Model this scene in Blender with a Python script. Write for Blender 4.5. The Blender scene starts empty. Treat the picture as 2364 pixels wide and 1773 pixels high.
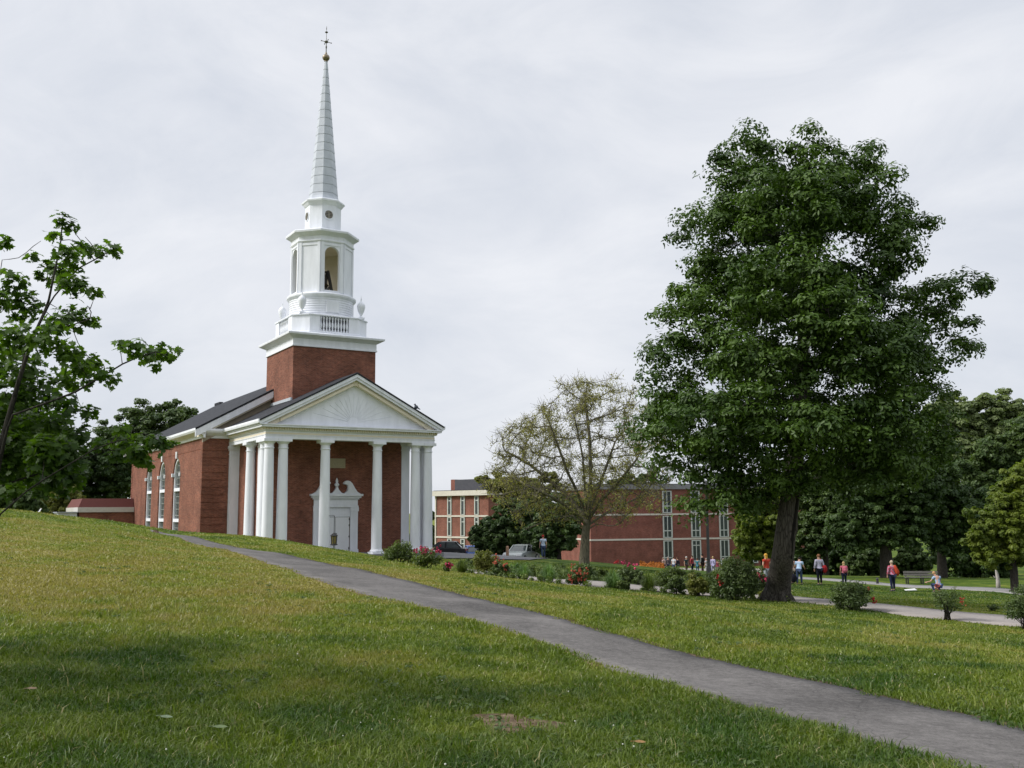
import bpy, bmesh, math, random
import numpy as np
from mathutils import Vector, Matrix
random.seed(7); RNG = np.random.default_rng(7)
S = bpy.context.scene
COL = S.collection
pi = math.pi
# ------------------------------------------------------------------ camera solved from the church's own geometry
F_PX, PITCH, ROLL, EYE = 2241.4, 0.12914, -0.00702, 1.6
CHX, CHY, CHZ, YAW = -17.51029, -58.56831, 2.72344, -0.53992
def ray(px, py):
    x = px-1182; y = py-886.5; c = ROLL
    x, y = x*math.cos(c)+y*math.sin(c), -x*math.sin(c)+y*math.cos(c)
    r = x/F_PX; U = -y/F_PX
    return r, math.cos(PITCH)-U*math.sin(PITCH), math.sin(PITCH)+U*math.cos(PITCH)
def at(px, py, d):            # point on the sight line at forward distance d
    r, f, u = ray(px, py)
    return Vector((r/f*d, d, EYE+u/f*d))
# ------------------------------------------------------------------ terrain
ctrl = []
for x in (-7, -3.5, 0, 3.5, 7):
    for y in (-2, 3, 8, 12):
        ctrl.append((x, y, -.06*x-.0104*y))
for px, py, d in [(1200,1430,15.6),(868,1350,21.6),(651,1290,30.5),(488,1255,38.5),(400,1235,43),(330,1221,47),
    (0,1178,40),(150,1192,43),(0,1250,27),(200,1300,23),(300,1208,45),(500,1232,44),(620,1250,42),(720,1268,41),(775,1279,40),(870,1292,40),
    (1000,1312,42),(1400,1347,37),(1700,1380,32),(1790,1394,30),(1960,1405,28),(2175,1428,26),(2340,1446,25),
    (2060,1399,28.6),(2310,1420,27.5),(2062,1365,57),(1893,1350.7,59),(1950,1353,61),(2166,1367,57),(1843,1350,59),(2060,1352,64),(2320,1363,60),
    (1908,1338,68),(2038,1336,72),(2300,1340,70),(1350,1307,60),(1200,1300,85),(1400,1303,127),(1593,1323,112),(1130,1285,150),(1010,1290,90),
    (1800,1500,13.4),(2364,1560,12.1)]:
    p = at(px, py, d); ctrl.append((p.x, p.y, p.z))
ctrl += [(-24,55,.35),(-21,63,-1.1),(-30,72,-.8),(-32,90,-1.2),(-15,57,-1.2),(-9,60,-1.3),(-5,65,-1.45),(2,72,-1.9),(-12,75,-1.2),(-40,45,1.9),(-60,62,.8),(-60,110,-1.2),
    (0,-30,.4),(-30,-20,2.0),(30,-20,-2.2),(-30,20,2.0),(30,25,-2.2),(45,60,-4.0),(70,110,-5.5),(-20,120,-3),(10,190,-6),(60,180,-6),(-60,180,-3.5)]
CT = np.array(ctrl)
def _phi(r2): return 0.5*r2*np.log(r2+1e-9)
def _tps():
    n = len(CT); P = CT[:, :2]/50
    d2 = ((P[:, None]-P[None])**2).sum(-1)
    K = _phi(d2)+np.eye(n)*3e-4
    Q = np.hstack([np.ones((n, 1)), P])
    A = np.zeros((n+3, n+3)); A[:n, :n] = K; A[:n, n:] = Q; A[n:, :n] = Q.T
    return np.linalg.solve(A, np.concatenate([CT[:, 2], np.zeros(3)]))
TW = _tps()
def terr(x, y):
    x = np.atleast_1d(np.asarray(x, float)); y = np.atleast_1d(np.asarray(y, float))
    out = np.empty(len(x)); P = CT[:, :2]/50; n = len(CT)
    for i in range(0, len(x), 40000):
        q = np.stack([x[i:i+40000], y[i:i+40000]], 1)
        rr = np.hypot(q[:, 0], q[:, 1]); k = np.minimum(1, 175/np.maximum(rr, 1e-6)); qq = q*k[:, None]/50
        d2 = ((qq[:, None]-P[None])**2).sum(-1)
        z = _phi(d2)@TW[:n]+TW[n]+qq@TW[n+1:]
        t = np.clip((rr-110)/90, 0, 1); t = t*t*(3-2*t)
        out[i:i+40000] = z*(1-t)-6.0*t
    return out
def tz(x, y): return float(terr(x, y)[0])
def hit(px, py, d0=4.0, d1=140):        # where the sight line meets the ground
    r, f, u = ray(px, py)
    ds = np.geomspace(d0, d1, 700); g = terr(r/f*ds, ds)-(EYE+u/f*ds)
    k = np.argmax(g > 0)
    if g[k] <= 0: k = len(ds)-1
    a, b = ds[max(k-1, 0)], ds[k]
    t = 0 if k == 0 or g[k] == g[k-1] else -g[k-1]/(g[k]-g[k-1])
    d = a+(b-a)*min(max(t, 0), 1)
    return Vector((r/f*d, d, tz(r/f*d, d)))
def onground(px, d):                    # ground point in the direction of a column at distance d
    r, f, u = ray(px, 1178); x = r/f*d
    return Vector((x, d, tz(x, d)))
# ------------------------------------------------------------------ mesh helpers
def tag(o, label=None, cat=None, group=None, kind=None):
    if label: o['label'] = label
    if cat: o['category'] = cat
    if group: o['group'] = group
    if kind: o['kind'] = kind
    return o
def empty(name, loc=(0,0,0), rz=0, label=None, cat=None, group=None):
    o = bpy.data.objects.new(name, None); COL.objects.link(o); o.location = loc; o.rotation_euler = (0,0,rz)
    o.empty_display_size = .2
    return tag(o, label, cat, group)
def link(name, me, mat=None, parent=None, smooth=False):
    o = bpy.data.objects.new(name, me); COL.objects.link(o)
    if mat is not None and len(me.materials) == 0:
        for m in (mat if isinstance(mat, (list, tuple)) else [mat]): me.materials.append(m)
    if parent is not None: o.parent = parent
    if smooth: me.shade_smooth()
    return o
class MB:
    def __init__(s): s.v = []; s.f = []; s.m = []
    def add(s, vs, fs, mi=0):
        b = len(s.v); s.v += [tuple(v) for v in vs]; s.f += [tuple(b+i for i in f) for f in fs]; s.m += [mi]*len(fs); return s
    def box(s, x0, y0, z0, x1, y1, z1, mi=0):
        return s.add([(x0,y0,z0),(x1,y0,z0),(x1,y1,z0),(x0,y1,z0),(x0,y0,z1),(x1,y0,z1),(x1,y1,z1),(x0,y1,z1)],
            [(0,3,2,1),(4,5,6,7),(0,1,5,4),(1,2,6,5),(2,3,7,6),(3,0,4,7)], mi)
    def hexa(s, p, mi=0):      # eight corners, bottom four then top four
        return s.add(p, [(0,3,2,1),(4,5,6,7),(0,1,5,4),(1,2,6,5),(2,3,7,6),(3,0,4,7)], mi)
    def bar(s, a, b, w, h=None, up=(0,0,1), mi=0):
        a = Vector(a); b = Vector(b); h = h or w; d = (b-a).normalized(); u = Vector(up)
        if abs(d.dot(u)) > .98: u = Vector((1,0,0))
        r = d.cross(u).normalized()*w/2; t = r.cross(d).normalized()*h/2
        return s.hexa([a-r-t,a+r-t,a+r+t,a-r+t,b-r-t,b+r-t,b+r+t,b-r+t], mi)
    def lathe(s, prof, c=(0,0), n=24, ph=0.0, mi=0, cap=True):   # prof: (r, z)
        vs = []; fs = []; k = len(prof)
        for r, z in prof:
            for i in range(n):
                a = ph+2*pi*i/n; vs.append((c[0]+r*math.cos(a), c[1]+r*math.sin(a), z))
        for j in range(k-1):
            for i in range(n):
                i2 = (i+1) % n; fs.append((j*n+i, j*n+i2, (j+1)*n+i2, (j+1)*n+i))
        if cap: fs += [tuple(range(n))[::-1], tuple((k-1)*n+i for i in range(n))]
        return s.add(vs, fs, mi)
    def prism(s, poly, y0, y1, ax='y', mi=0):   # poly: (a, b) outline extruded along an axis
        n = len(poly)
        f = {'y': lambda a, b, t: (a, t, b), 'x': lambda a, b, t: (t, a, b), 'z': lambda a, b, t: (a, b, t)}[ax]
        vs = [f(a, b, y0) for a, b in poly]+[f(a, b, y1) for a, b in poly]
        fs = [tuple(range(n)), tuple(range(n, 2*n))[::-1]]+[(i, n+i, n+(i+1) % n, (i+1) % n) for i in range(n)]
        return s.add(vs, fs, mi)
    def tube(s, pts, rad, n=8, mi=0, cap=True):
        pts = [Vector(p) for p in pts]; k = len(pts); vs = []; fs = []
        u = None
        for j in range(k):
            d = (pts[min(j+1, k-1)]-pts[max(j-1, 0)]).normalized()
            if u is None: u = d.orthogonal().normalized()
            u = (u-d*u.dot(d)).normalized() if (u-d*u.dot(d)).length > 1e-4 else d.orthogonal().normalized()
            w = d.cross(u); r = rad[j] if isinstance(rad, (list, tuple, np.ndarray)) else rad
            for i in range(n):
                a = 2*pi*i/n; vs.append(pts[j]+(u*math.cos(a)+w*math.sin(a))*r)
        for j in range(k-1):
            for i in range(n):
                i2 = (i+1) % n; fs.append((j*n+i, j*n+i2, (j+1)*n+i2, (j+1)*n+i))
        if cap: fs += [tuple(range(n))[::-1], tuple((k-1)*n+i for i in range(n))]
        return s.add(vs, fs, mi)
    def ball(s, c, r, nu=10, nv=7, mi=0):
        rx, ry, rz = r if isinstance(r, (tuple, list)) else (r, r, r)
        vs = [(c[0], c[1], c[2]-rz)]; fs = []
        for j in range(1, nv):
            t = pi*j/nv-pi/2
            for i in range(nu):
                a = 2*pi*i/nu; vs.append((c[0]+rx*math.cos(t)*math.cos(a), c[1]+ry*math.cos(t)*math.sin(a), c[2]+rz*math.sin(t)))
        vs.append((c[0], c[1], c[2]+rz)); L = len(vs)-1
        for i in range(nu):
            i2 = (i+1) % nu
            fs.append((0, 1+i2, 1+i)); fs.append((L, L-nu+i, L-nu+i2))
            for j in range(nv-2): fs.append((1+j*nu+i, 1+j*nu+i2, 1+(j+1)*nu+i2, 1+(j+1)*nu+i))
        return s.add(vs, fs, mi)
    def build(s, name, mat, parent=None, smooth=False, fix=True, bevel=0, auto=None):
        me = bpy.data.meshes.new(name); me.from_pydata([tuple(v) for v in s.v], [], s.f)
        for m in (mat if isinstance(mat, (list, tuple)) else [mat]): me.materials.append(m)
        if any(s.m): me.polygons.foreach_set('material_index', s.m)
        if fix:
            bm = bmesh.new(); bm.from_mesh(me); bmesh.ops.recalc_face_normals(bm, faces=bm.faces); bm.to_mesh(me); bm.free()
        o = link(name, me, None, parent, smooth)
        if auto is not None:
            me.shade_smooth(); me.set_sharp_from_angle(angle=math.radians(auto))
        if bevel:
            b = o.modifiers.new('bevel', 'BEVEL'); b.width = bevel; b.segments = 2; b.limit_method = 'ANGLE'
        return o
def holed(outer, holes, thick):       # flat plate with openings: outlines in (a, b), extruded by thick
    cu = bpy.data.curves.new('plate', 'CURVE'); cu.dimensions = '2D'; cu.fill_mode = 'BOTH'; cu.extrude = thick/2
    for poly in [outer]+holes:
        sp = cu.splines.new('POLY'); sp.points.add(len(poly)-1); sp.use_cyclic_u = True
        for p, (a, b) in zip(sp.points, poly): p.co = (a, b, 0, 1)
    t = bpy.data.objects.new('plate', cu); COL.objects.link(t)
    bpy.context.view_layer.update()
    me = bpy.data.meshes.new_from_object(t.evaluated_get(bpy.context.evaluated_depsgraph_get()))
    bpy.data.objects.remove(t); bpy.data.curves.remove(cu)
    return me
def plate(name, outer, holes, thick, M, mat, parent):
    me = holed(outer, holes, thick); me.transform(M); me.materials.clear(); me.materials.append(mat)
    bm = bmesh.new(); bm.from_mesh(me); bmesh.ops.remove_doubles(bm, verts=bm.verts, dist=1e-5); bmesh.ops.recalc_face_normals(bm, faces=bm.faces); bm.to_mesh(me); bm.free()
    for p in me.polygons: p.use_smooth = False
    return link(name, me, None, parent)
def arch(cx, w, z0, zs, n=14):        # outline of an arched opening, (a, b)
    r = w/2
    return [(cx-r, z0)]+[(cx+r, z0)]+[(cx+r*math.cos(pi*i/n), zs+r*math.sin(pi*i/n)) for i in range(n+1)]
# ------------------------------------------------------------------ materials
def nt(name):
    m = bpy.data.materials.new(name); m.use_nodes = True; t = m.node_tree; t.nodes.clear()
    out = t.nodes.new('ShaderNodeOutputMaterial'); return m, t, out
def N(t, typ, **kw):
    n = t.nodes.new(typ)
    for k, v in kw.items():
        if k in n.inputs.keys() if isinstance(k, str) else False: n.inputs[k].default_value = v
        else: setattr(n, k, v)
    return n
def mixc(t, fac, a, b, mode='MIX'):
    n = t.nodes.new('ShaderNodeMix'); n.data_type = 'RGBA'; n.blend_type = mode
    for s, v in ((n.inputs[0], fac), (n.inputs[6], a), (n.inputs[7], b)):
        if isinstance(v, (int, float)): s.default_value = v
        elif isinstance(v, (tuple, list)): s.default_value = (*v[:3], 1)
        else: t.links.new(v, s)
    return n.outputs[2]
def mathn(t, op, a, b=0.0, c=None, clamp=False):
    n = t.nodes.new('ShaderNodeMath'); n.operation = op; n.use_clamp = clamp
    for s, v in zip(n.inputs, (a, b, c)):
        if v is None: continue
        if isinstance(v, (int, float)): s.default_value = v
        else: t.links.new(v, s)
    return n.outputs[0]
def remap(t, v, a, b, c=0.0, d=1.0):
    n = t.nodes.new('ShaderNodeMapRange'); n.inputs[1].default_value = a; n.inputs[2].default_value = b; n.inputs[3].default_value = c; n.inputs[4].default_value = d
    t.links.new(v, n.inputs[0]); return n.outputs[0]
def noise(t, scale, detail=4, rough=.55, vec=None, dist=0.0):
    n = t.nodes.new('ShaderNodeTexNoise'); n.inputs['Scale'].default_value = scale; n.inputs['Detail'].default_value = detail
    n.inputs['Roughness'].default_value = rough; n.inputs['Distortion'].default_value = dist
    if vec is not None: t.links.new(vec, n.inputs['Vector'])
    return n.outputs['Fac']
def objco(t): return t.nodes.new('ShaderNodeTexCoord').outputs['Object']
def wpos(t): return t.nodes.new('ShaderNodeNewGeometry').outputs['Position']
def bsdf(t, out, col, rough=.6, spec=.3, bump=None, bs=.3, bd=.02, metal=0.0):
    p = t.nodes.new('ShaderNodeBsdfPrincipled')
    if isinstance(col, (tuple, list)): p.inputs['Base Color'].default_value = (*col[:3], 1)
    else: t.links.new(col, p.inputs['Base Color'])
    if isinstance(rough, (int, float)): p.inputs['Roughness'].default_value = rough
    else: t.links.new(rough, p.inputs['Roughness'])
    p.inputs['Specular IOR Level'].default_value = spec; p.inputs['Metallic'].default_value = metal
    if bump is not None:
        b = t.nodes.new('ShaderNodeBump'); b.inputs['Strength'].default_value = bs; b.inputs['Distance'].default_value = bd
        t.links.new(bump, b.inputs['Height']); t.links.new(b.outputs[0], p.inputs['Normal'])
    t.links.new(p.outputs[0], out.inputs[0]); return p
def pm(name, c1, c2=None, scale=6.0, rough=.6, spec=.3, bs=.15, bd=.01, metal=0.0, lo=.35, hi=.65, stretch=None):
    m, t, o = nt(name); v = objco(t)
    if stretch:
        mp = t.nodes.new('ShaderNodeMapping'); mp.inputs['Scale'].default_value = stretch; t.links.new(v, mp.inputs[0]); v = mp.outputs[0]
    n = noise(t, scale, 5, .6, v)
    c2 = c2 or tuple(x*.8 for x in c1)
    bsdf(t, o, mixc(t, remap(t, n, lo, hi), c1, c2), rough, spec, n, bs, bd, metal)
    return m
def brick(name, a, b, mortar, bw=.215, rh=.075, dirt=.8):
    m, t, o = nt(name); v = objco(t)
    sx = t.nodes.new('ShaderNodeSeparateXYZ'); t.links.new(v, sx.inputs[0])
    cx = t.nodes.new('ShaderNodeCombineXYZ'); t.links.new(mathn(t, 'ADD', sx.outputs[0], sx.outputs[1]), cx.inputs[0]); t.links.new(sx.outputs[2], cx.inputs[1])
    br = t.nodes.new('ShaderNodeTexBrick'); t.links.new(cx.outputs[0], br.inputs['Vector'])
    br.inputs['Color1'].default_value = (*a, 1); br.inputs['Color2'].default_value = (*b, 1); br.inputs['Mortar'].default_value = (*mortar, 1)
    br.inputs['Scale'].default_value = 1; br.inputs['Brick Width'].default_value = bw; br.inputs['Row Height'].default_value = rh
    br.inputs['Mortar Size'].default_value = .008; br.inputs['Bias'].default_value = -.15
    n1 = noise(t, .8, 4, .6, v); mp = t.nodes.new('ShaderNodeMapping'); mp.inputs['Scale'].default_value = (3.2, 9.0, 1); t.links.new(cx.outputs[0], mp.inputs[0]); n2 = noise(t, 1.0, 3, .75, mp.outputs[0])
    k = mathn(t, 'MULTIPLY', remap(t, n1, .3, .7, dirt*.88, 1.2), remap(t, n2, .32, .68, .74, 1.24))
    kc = t.nodes.new('ShaderNodeCombineColor')
    for i in range(3): t.links.new(k, kc.inputs[i])
    bsdf(t, o, mixc(t, 1.0, br.outputs['Color'], kc.outputs[0], 'MULTIPLY'), .85, .2, br.outputs['Fac'], -.25, .006)
    return m
def leafmat(name, dark, light, trans=.35, tcol=None, patch=.35, warm=None):
    m, t, o = nt(name)
    a = t.nodes.new('ShaderNodeAttribute'); a.attribute_name = 'rnd'; r = a.outputs['Fac']
    n = noise(t, patch, 3, .6, wpos(t))
    f = mathn(t, 'ADD', mathn(t, 'MULTIPLY', r, .6), mathn(t, 'MULTIPLY', remap(t, n, .3, .7), .4), clamp=True)
    c = mixc(t, f, dark, light)
    if warm: c = mixc(t, remap(t, r, .9, .97), c, warm)
    p = t.nodes.new('ShaderNodeBsdfPrincipled'); t.links.new(c, p.inputs['Base Color']); p.inputs['Roughness'].default_value = .5; p.inputs['Specular IOR Level'].default_value = .35
    tr = t.nodes.new('ShaderNodeBsdfTranslucent'); t.links.new(mixc(t, 1.0, c, tcol or (1.3, 1.5, .5), 'MULTIPLY'), tr.inputs[0])
    mx = t.nodes.new('ShaderNodeMixShader'); mx.inputs[0].default_value = trans
    t.links.new(p.outputs[0], mx.inputs[1]); t.links.new(tr.outputs[0], mx.inputs[2]); t.links.new(mx.outputs[0], o.inputs[0])
    return m
def lawn(t):          # lawn colour over the site, by world position; returns colour
    v = wpos(t); sx = t.nodes.new('ShaderNodeSeparateXYZ'); t.links.new(v, sx.inputs[0])
    n1 = noise(t, .20, 4, .6, v, .8); n2 = noise(t, .9, 5, .65, v, .5); n3 = noise(t, 7, 5, .75, v)
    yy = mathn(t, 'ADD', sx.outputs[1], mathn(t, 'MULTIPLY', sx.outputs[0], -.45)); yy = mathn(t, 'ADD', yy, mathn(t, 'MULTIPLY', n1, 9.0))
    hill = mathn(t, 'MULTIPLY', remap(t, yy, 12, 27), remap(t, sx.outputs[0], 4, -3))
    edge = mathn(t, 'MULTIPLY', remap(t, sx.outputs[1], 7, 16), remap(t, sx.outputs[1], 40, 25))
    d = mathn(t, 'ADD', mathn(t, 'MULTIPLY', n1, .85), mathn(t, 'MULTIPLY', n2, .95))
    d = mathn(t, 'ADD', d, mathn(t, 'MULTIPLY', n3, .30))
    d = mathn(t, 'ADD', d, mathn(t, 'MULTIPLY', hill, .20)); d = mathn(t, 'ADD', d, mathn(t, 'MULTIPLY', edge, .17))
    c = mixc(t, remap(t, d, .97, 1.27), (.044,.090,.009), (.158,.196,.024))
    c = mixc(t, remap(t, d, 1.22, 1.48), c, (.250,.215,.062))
    return c, n3, n2
# ------------------------------------------------------------------ camera, sky, sun
cam = bpy.data.cameras.new('camera'); co = bpy.data.objects.new('camera', cam); COL.objects.link(co); S.camera = co
cam.sensor_width = 36; cam.lens = 36*F_PX/2364; cam.clip_end = 6000; cam.clip_start = .1
fw = Vector((0, math.cos(PITCH), math.sin(PITCH))); up0 = Vector((0, -math.sin(PITCH), math.cos(PITCH))); rt0 = Vector((1,0,0))
rt = rt0*math.cos(ROLL)+up0*math.sin(ROLL); up = up0*math.cos(ROLL)-rt0*math.sin(ROLL)
M = Matrix((rt, up, -fw)).transposed().to_4x4(); M.translation = (0, 0, EYE); co.matrix_world = M
SUN_TO = Vector((-.79, -.12, .60)).normalized()
W = bpy.data.worlds.new('World'); S.world = W; W.use_nodes = True; t = W.node_tree; t.nodes.clear()
out = t.nodes.new('ShaderNodeOutputWorld'); bg = t.nodes.new('ShaderNodeBackground'); t.links.new(bg.outputs[0], out.inputs[0]); bg.inputs[1].default_value = .1
sky = t.nodes.new('ShaderNodeTexSky'); sky.sky_type = 'NISHITA'; sky.sun_disc = False
sky.sun_elevation = math.asin(SUN_TO.z); sky.sun_rotation = math.atan2(SUN_TO.x, SUN_TO.y)
tc = t.nodes.new('ShaderNodeTexCoord'); mp = t.nodes.new('ShaderNodeMapping'); t.links.new(tc.outputs['Generated'], mp.inputs[0])
mp.inputs['Scale'].default_value = (1.0, 1.0, 2.1); mp.inputs['Rotation'].default_value = (0, .12, .5)
sx = t.nodes.new('ShaderNodeSeparateXYZ'); t.links.new(tc.outputs['Generated'], sx.inputs[0])
n1 = noise(t, 2.3, 6, .52, mp.outputs[0], .5); n2 = noise(t, 4.2, 7, .62, mp.outputs[0], .8)
cl = mathn(t, 'ADD', mathn(t, 'MULTIPLY', n1, .62), mathn(t, 'MULTIPLY', n2, .38))
cl = mathn(t, 'ADD', cl, mathn(t, 'MULTIPLY', sx.outputs[0], -.10))     # cloud thins towards the sun's side
cc = mixc(t, remap(t, cl, .36, .60), (6.85, 7.25, 8.05), (8.95, 9.12, 9.58))
kz = remap(t, sx.outputs[2], .48, 1.0, 1.0, 1.9)      # overcast: brighter overhead than low down
kc = t.nodes.new('ShaderNodeCombineColor')
for i in range(3): t.links.new(kz, kc.inputs[i])
cc = mixc(t, 1.0, cc, kc.outputs[0], 'MULTIPLY')
t.links.new(mixc(t, .93, sky.outputs[0], cc), bg.inputs[0])
sl = bpy.data.lights.new('sun', 'SUN'); sl.energy = 3.7; sl.angle = math.radians(14); sl.color = (1.0, .97, .92)
so = bpy.data.objects.new('sun', sl); COL.objects.link(so); so.rotation_euler = (-SUN_TO).to_track_quat('-Z', 'Y').to_euler(); so.location = (-20, -10, 40)
S.view_settings.view_transform = 'Standard'; S.view_settings.look = 'None'; S.view_settings.gamma = 1; S.view_settings.exposure = 0.0
S.cycles.max_bounces = 6; S.cycles.transparent_max_bounces = 4; S.cycles.diffuse_bounces = 3; S.cycles.use_denoising = True
# ------------------------------------------------------------------ ground sheet
def ground_mat():
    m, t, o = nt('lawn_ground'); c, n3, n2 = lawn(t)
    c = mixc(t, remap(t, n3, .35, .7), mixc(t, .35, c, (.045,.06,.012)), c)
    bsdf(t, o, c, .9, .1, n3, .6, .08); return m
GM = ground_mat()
def sheet(name, xs, ys, zs, nu, nv, mat, parent=None):
    me = bpy.data.meshes.new(name); v = np.stack([xs, ys, zs], 1).astype(np.float32)
    i = np.arange((nu-1)*(nv-1)); a = (i//(nv-1))*nv+i % (nv-1)
    fs = np.stack([a, a+nv, a+nv+1, a+1], 1)
    return link(name, fastmesh(name, v, fs.ravel(), np.full(len(fs), 4)), mat, parent, True)
def fastmesh(name, v, idx, cnt, rnd=None):
    me = bpy.data.meshes.new(name); me.vertices.add(len(v)); me.vertices.foreach_set('co', np.ascontiguousarray(v, np.float32).ravel())
    me.loops.add(len(idx)); me.loops.foreach_set('vertex_index', np.ascontiguousarray(idx, np.int32))
    st = np.concatenate([[0], np.cumsum(cnt)[:-1]]).astype(np.int32)
    me.polygons.add(len(cnt)); me.polygons.foreach_set('loop_start', st)
    try: me.polygons.foreach_set('loop_total', np.asarray(cnt, np.int32))
    except Exception: pass
    if rnd is not None:
        at_ = me.attributes.new('rnd', 'FLOAT', 'FACE'); at_.data.foreach_set('value', np.asarray(rnd, np.float32))
    me.update(calc_edges=True); me.validate()
    return me
ang = np.radians(np.concatenate([np.arange(-180, -38, 4), np.arange(-38, 38, .5), np.arange(38, 180.1, 4)]))
rad = np.concatenate([[.02], np.geomspace(1.5, 2600, 440)])
A, R = np.meshgrid(ang, rad, indexing='ij'); gx = (R*np.sin(A)).ravel(); gy = (R*np.cos(A)).ravel()
gz = terr(gx, gy)
def lumps(x, y):       # gentle unevenness of the lawn
    return (np.sin(x*1.7+np.sin(y*1.1)*1.3)*np.sin(y*1.9+1.7)+np.sin(x*.63-y*.41+2)*1.2)*.018
gz = gz+lumps(gx, gy)*np.clip(np.hypot(gx, gy)/5, 0, 1)
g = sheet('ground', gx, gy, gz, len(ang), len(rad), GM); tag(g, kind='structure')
# ------------------------------------------------------------------ paths
UP = [(2500,1722),(2364,1690),(1957,1588.6),(1671,1525.7),(1386,1457),(1200,1408),(976.5,1349),(814,1312),(651,1280),(488,1250.5),(400,1232.5),(345,1222)]
LO = [(2500,1872),(2364,1830),(2157,1765.7),(1843,1668.6),(1614,1600),(1328.6,1508.6),(1200,1470),(976,1407.7),(868,1378),(759.5,1350),(651,1312),(586,1287.5),(488,1263.5),(407,1240.5),(352,1227)]
def groundline(pts, n): 
    P = [hit(*p) for p in pts]; q = np.array([[p.x, p.y] for p in P])
    s = np.concatenate([[0], np.cumsum(np.hypot(*np.diff(q, axis=0).T))]); u = np.linspace(0, s[-1], n)
    q2 = np.stack([np.interp(u, s, q[:, 0]), np.interp(u, s, q[:, 1])], 1)
    for _ in range(6): q2[1:-1] = .25*q2[:-2]+.5*q2[1:-1]+.25*q2[2:]
    return q2
def ribbon(name, L, R_, mat, lift=.03, nx=7, wob=.03):
    n = len(L); t_ = np.linspace(0, 1, nx); P = L[:, None]*(1-t_)[None, :, None]+R_[:, None]*t_[None, :, None]
    j = RNG.normal(0, wob, (n, 2)); P[:, 0] += j; P[:, -1] += RNG.normal(0, wob, (n, 2))
    x = P[..., 0].ravel(); y = P[..., 1].ravel(); z = terr(x, y)+lumps(x, y)*.9+lift
    o = sheet(name, x, y, z, n, nx, mat); tag(o, kind='structure')
    sm = o.modifiers.new('edge', 'SOLIDIFY'); sm.thickness = .12; sm.offset = -1
    return o
def asphalt(name, a, b, crack=True, sc=60):
    m, t, o = nt(name); v = wpos(t)
    n1 = noise(t, .5, 4, .6, v); n2 = noise(t, sc, 4, .85, v); n3 = noise(t, 3, 4, .6, v)
    n4 = noise(t, 13, 4, .8, v); f = mathn(t, 'ADD', mathn(t, 'MULTIPLY', mathn(t, 'ADD', mathn(t, 'MULTIPLY', n2, .5), mathn(t, 'MULTIPLY', n4, .5)), .8), mathn(t, 'MULTIPLY', n1, .4))
    c = mixc(t, remap(t, f, .46, .76), a, b)
    c = mixc(t, remap(t, n3, .5, .72, 0, .35), c, tuple(x*.6 for x in a))
    if crack:
        vo = t.nodes.new('ShaderNodeTexVoronoi'); vo.feature = 'DISTANCE_TO_EDGE'; vo.inputs['Scale'].default_value = .24
        vv = t.nodes.new('ShaderNodeVectorMath'); vv.operation = 'ADD'; t.links.new(v, vv.inputs[0])
        nz = t.nodes.new('ShaderNodeTexNoise'); nz.inputs['Scale'].default_value = 1.6; nz.inputs['Detail'].default_value = 4; t.links.new(v, nz.inputs['Vector']); t.links.new(nz.outputs['Color'], vv.inputs[1]); t.links.new(vv.outputs[0], vo.inputs['Vector'])
        c = mixc(t, remap(t, vo.outputs['Distance'], .0, .004, .4, 0), c, (.02,.02,.02))
    bsdf(t, o, c, .9, .2, n2, .5, .012); return m
def soil():
    m, t, o = nt('bare_soil'); v = wpos(t); n = noise(t, 14, 5, .7, v)
    bsdf(t, o, mixc(t, remap(t, n, .35, .68), (.07,.045,.028), (.24,.175,.12)), .95, .1, n, .8, .04); return m
AM = asphalt('asphalt', (.045,.042,.040), (.200,.187,.178))
Lq, Rq = groundline(UP, 110), groundline(LO, 110)
ribbon('asphalt_path', Lq, Rq, AM, .014, 7, .035)
dq = (Lq-Rq)/np.linalg.norm(Lq-Rq, axis=1)[:, None]; ribbon('path_verge', Lq+dq*.17, Rq-dq*.10, soil(), .003, 9, .05)
CU = [(2600,1446),(2364,1425),(2310,1420),(2060,1399),(1823,1378.6),(1725,1370),(1631,1365),(1505,1354),(1338,1342),(1221,1330.5),(1075,1314)]
CL = [(2600,1476),(2364,1449),(2320,1443.5),(2060,1417),(1823,1390),(1725,1381),(1631,1376),(1505,1365),(1338,1354),(1221,1341.5),(1075,1322)]
CM = asphalt('concrete', (.24,.215,.20), (.35,.32,.30), False, 30)
Cu, Cl = groundline(CU, 70), groundline(CL, 70)
ribbon('concrete_path', Cu, Cl, CM, .03, 4, .02)
RU = [(2500,1373),(2364,1364),(2310,1359),(2166,1353),(2060,1348),(1908,1336),(1830,1331)]
RL = [(2500,1386),(2364,1374),(2310,1368),(2166,1359.5),(2060,1353),(1908,1340.5),(1830,1335)]
Ru, Rl = groundline(RU, 40), groundline(RL, 40)
ribbon('park_road', Ru, Rl, asphalt('road_grey', (.20,.195,.19), (.30,.29,.285), False, 20), .04, 4, .0)
# parking lot right of the church
def patch(name, poly, mat, lift, n=14):
    P = np.array(poly); u = np.linspace(0, 1, n); a, b, c, d = P
    U, V = np.meshgrid(u, u, indexing='ij'); q = (a*(1-U)[..., None]+b*U[..., None])*(1-V)[..., None]+(d*(1-U)[..., None]+c*U[..., None])*V[..., None]
    x, y = q[..., 0].ravel(), q[..., 1].ravel(); o = sheet(name, x, y, terr(x, y)+lumps(x, y)+lift, n, n, mat); tag(o, kind='structure'); return o
patch('parking_lot', [(-7,63),(1,63),(12,118),(-18,118)], asphalt('lot_grey', (.13,.13,.135), (.22,.22,.225), False, 20), .05, 20)
patch('plaza', [(15,104),(34,104),(36,124),(8,124)], CM, .05, 16)
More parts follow.
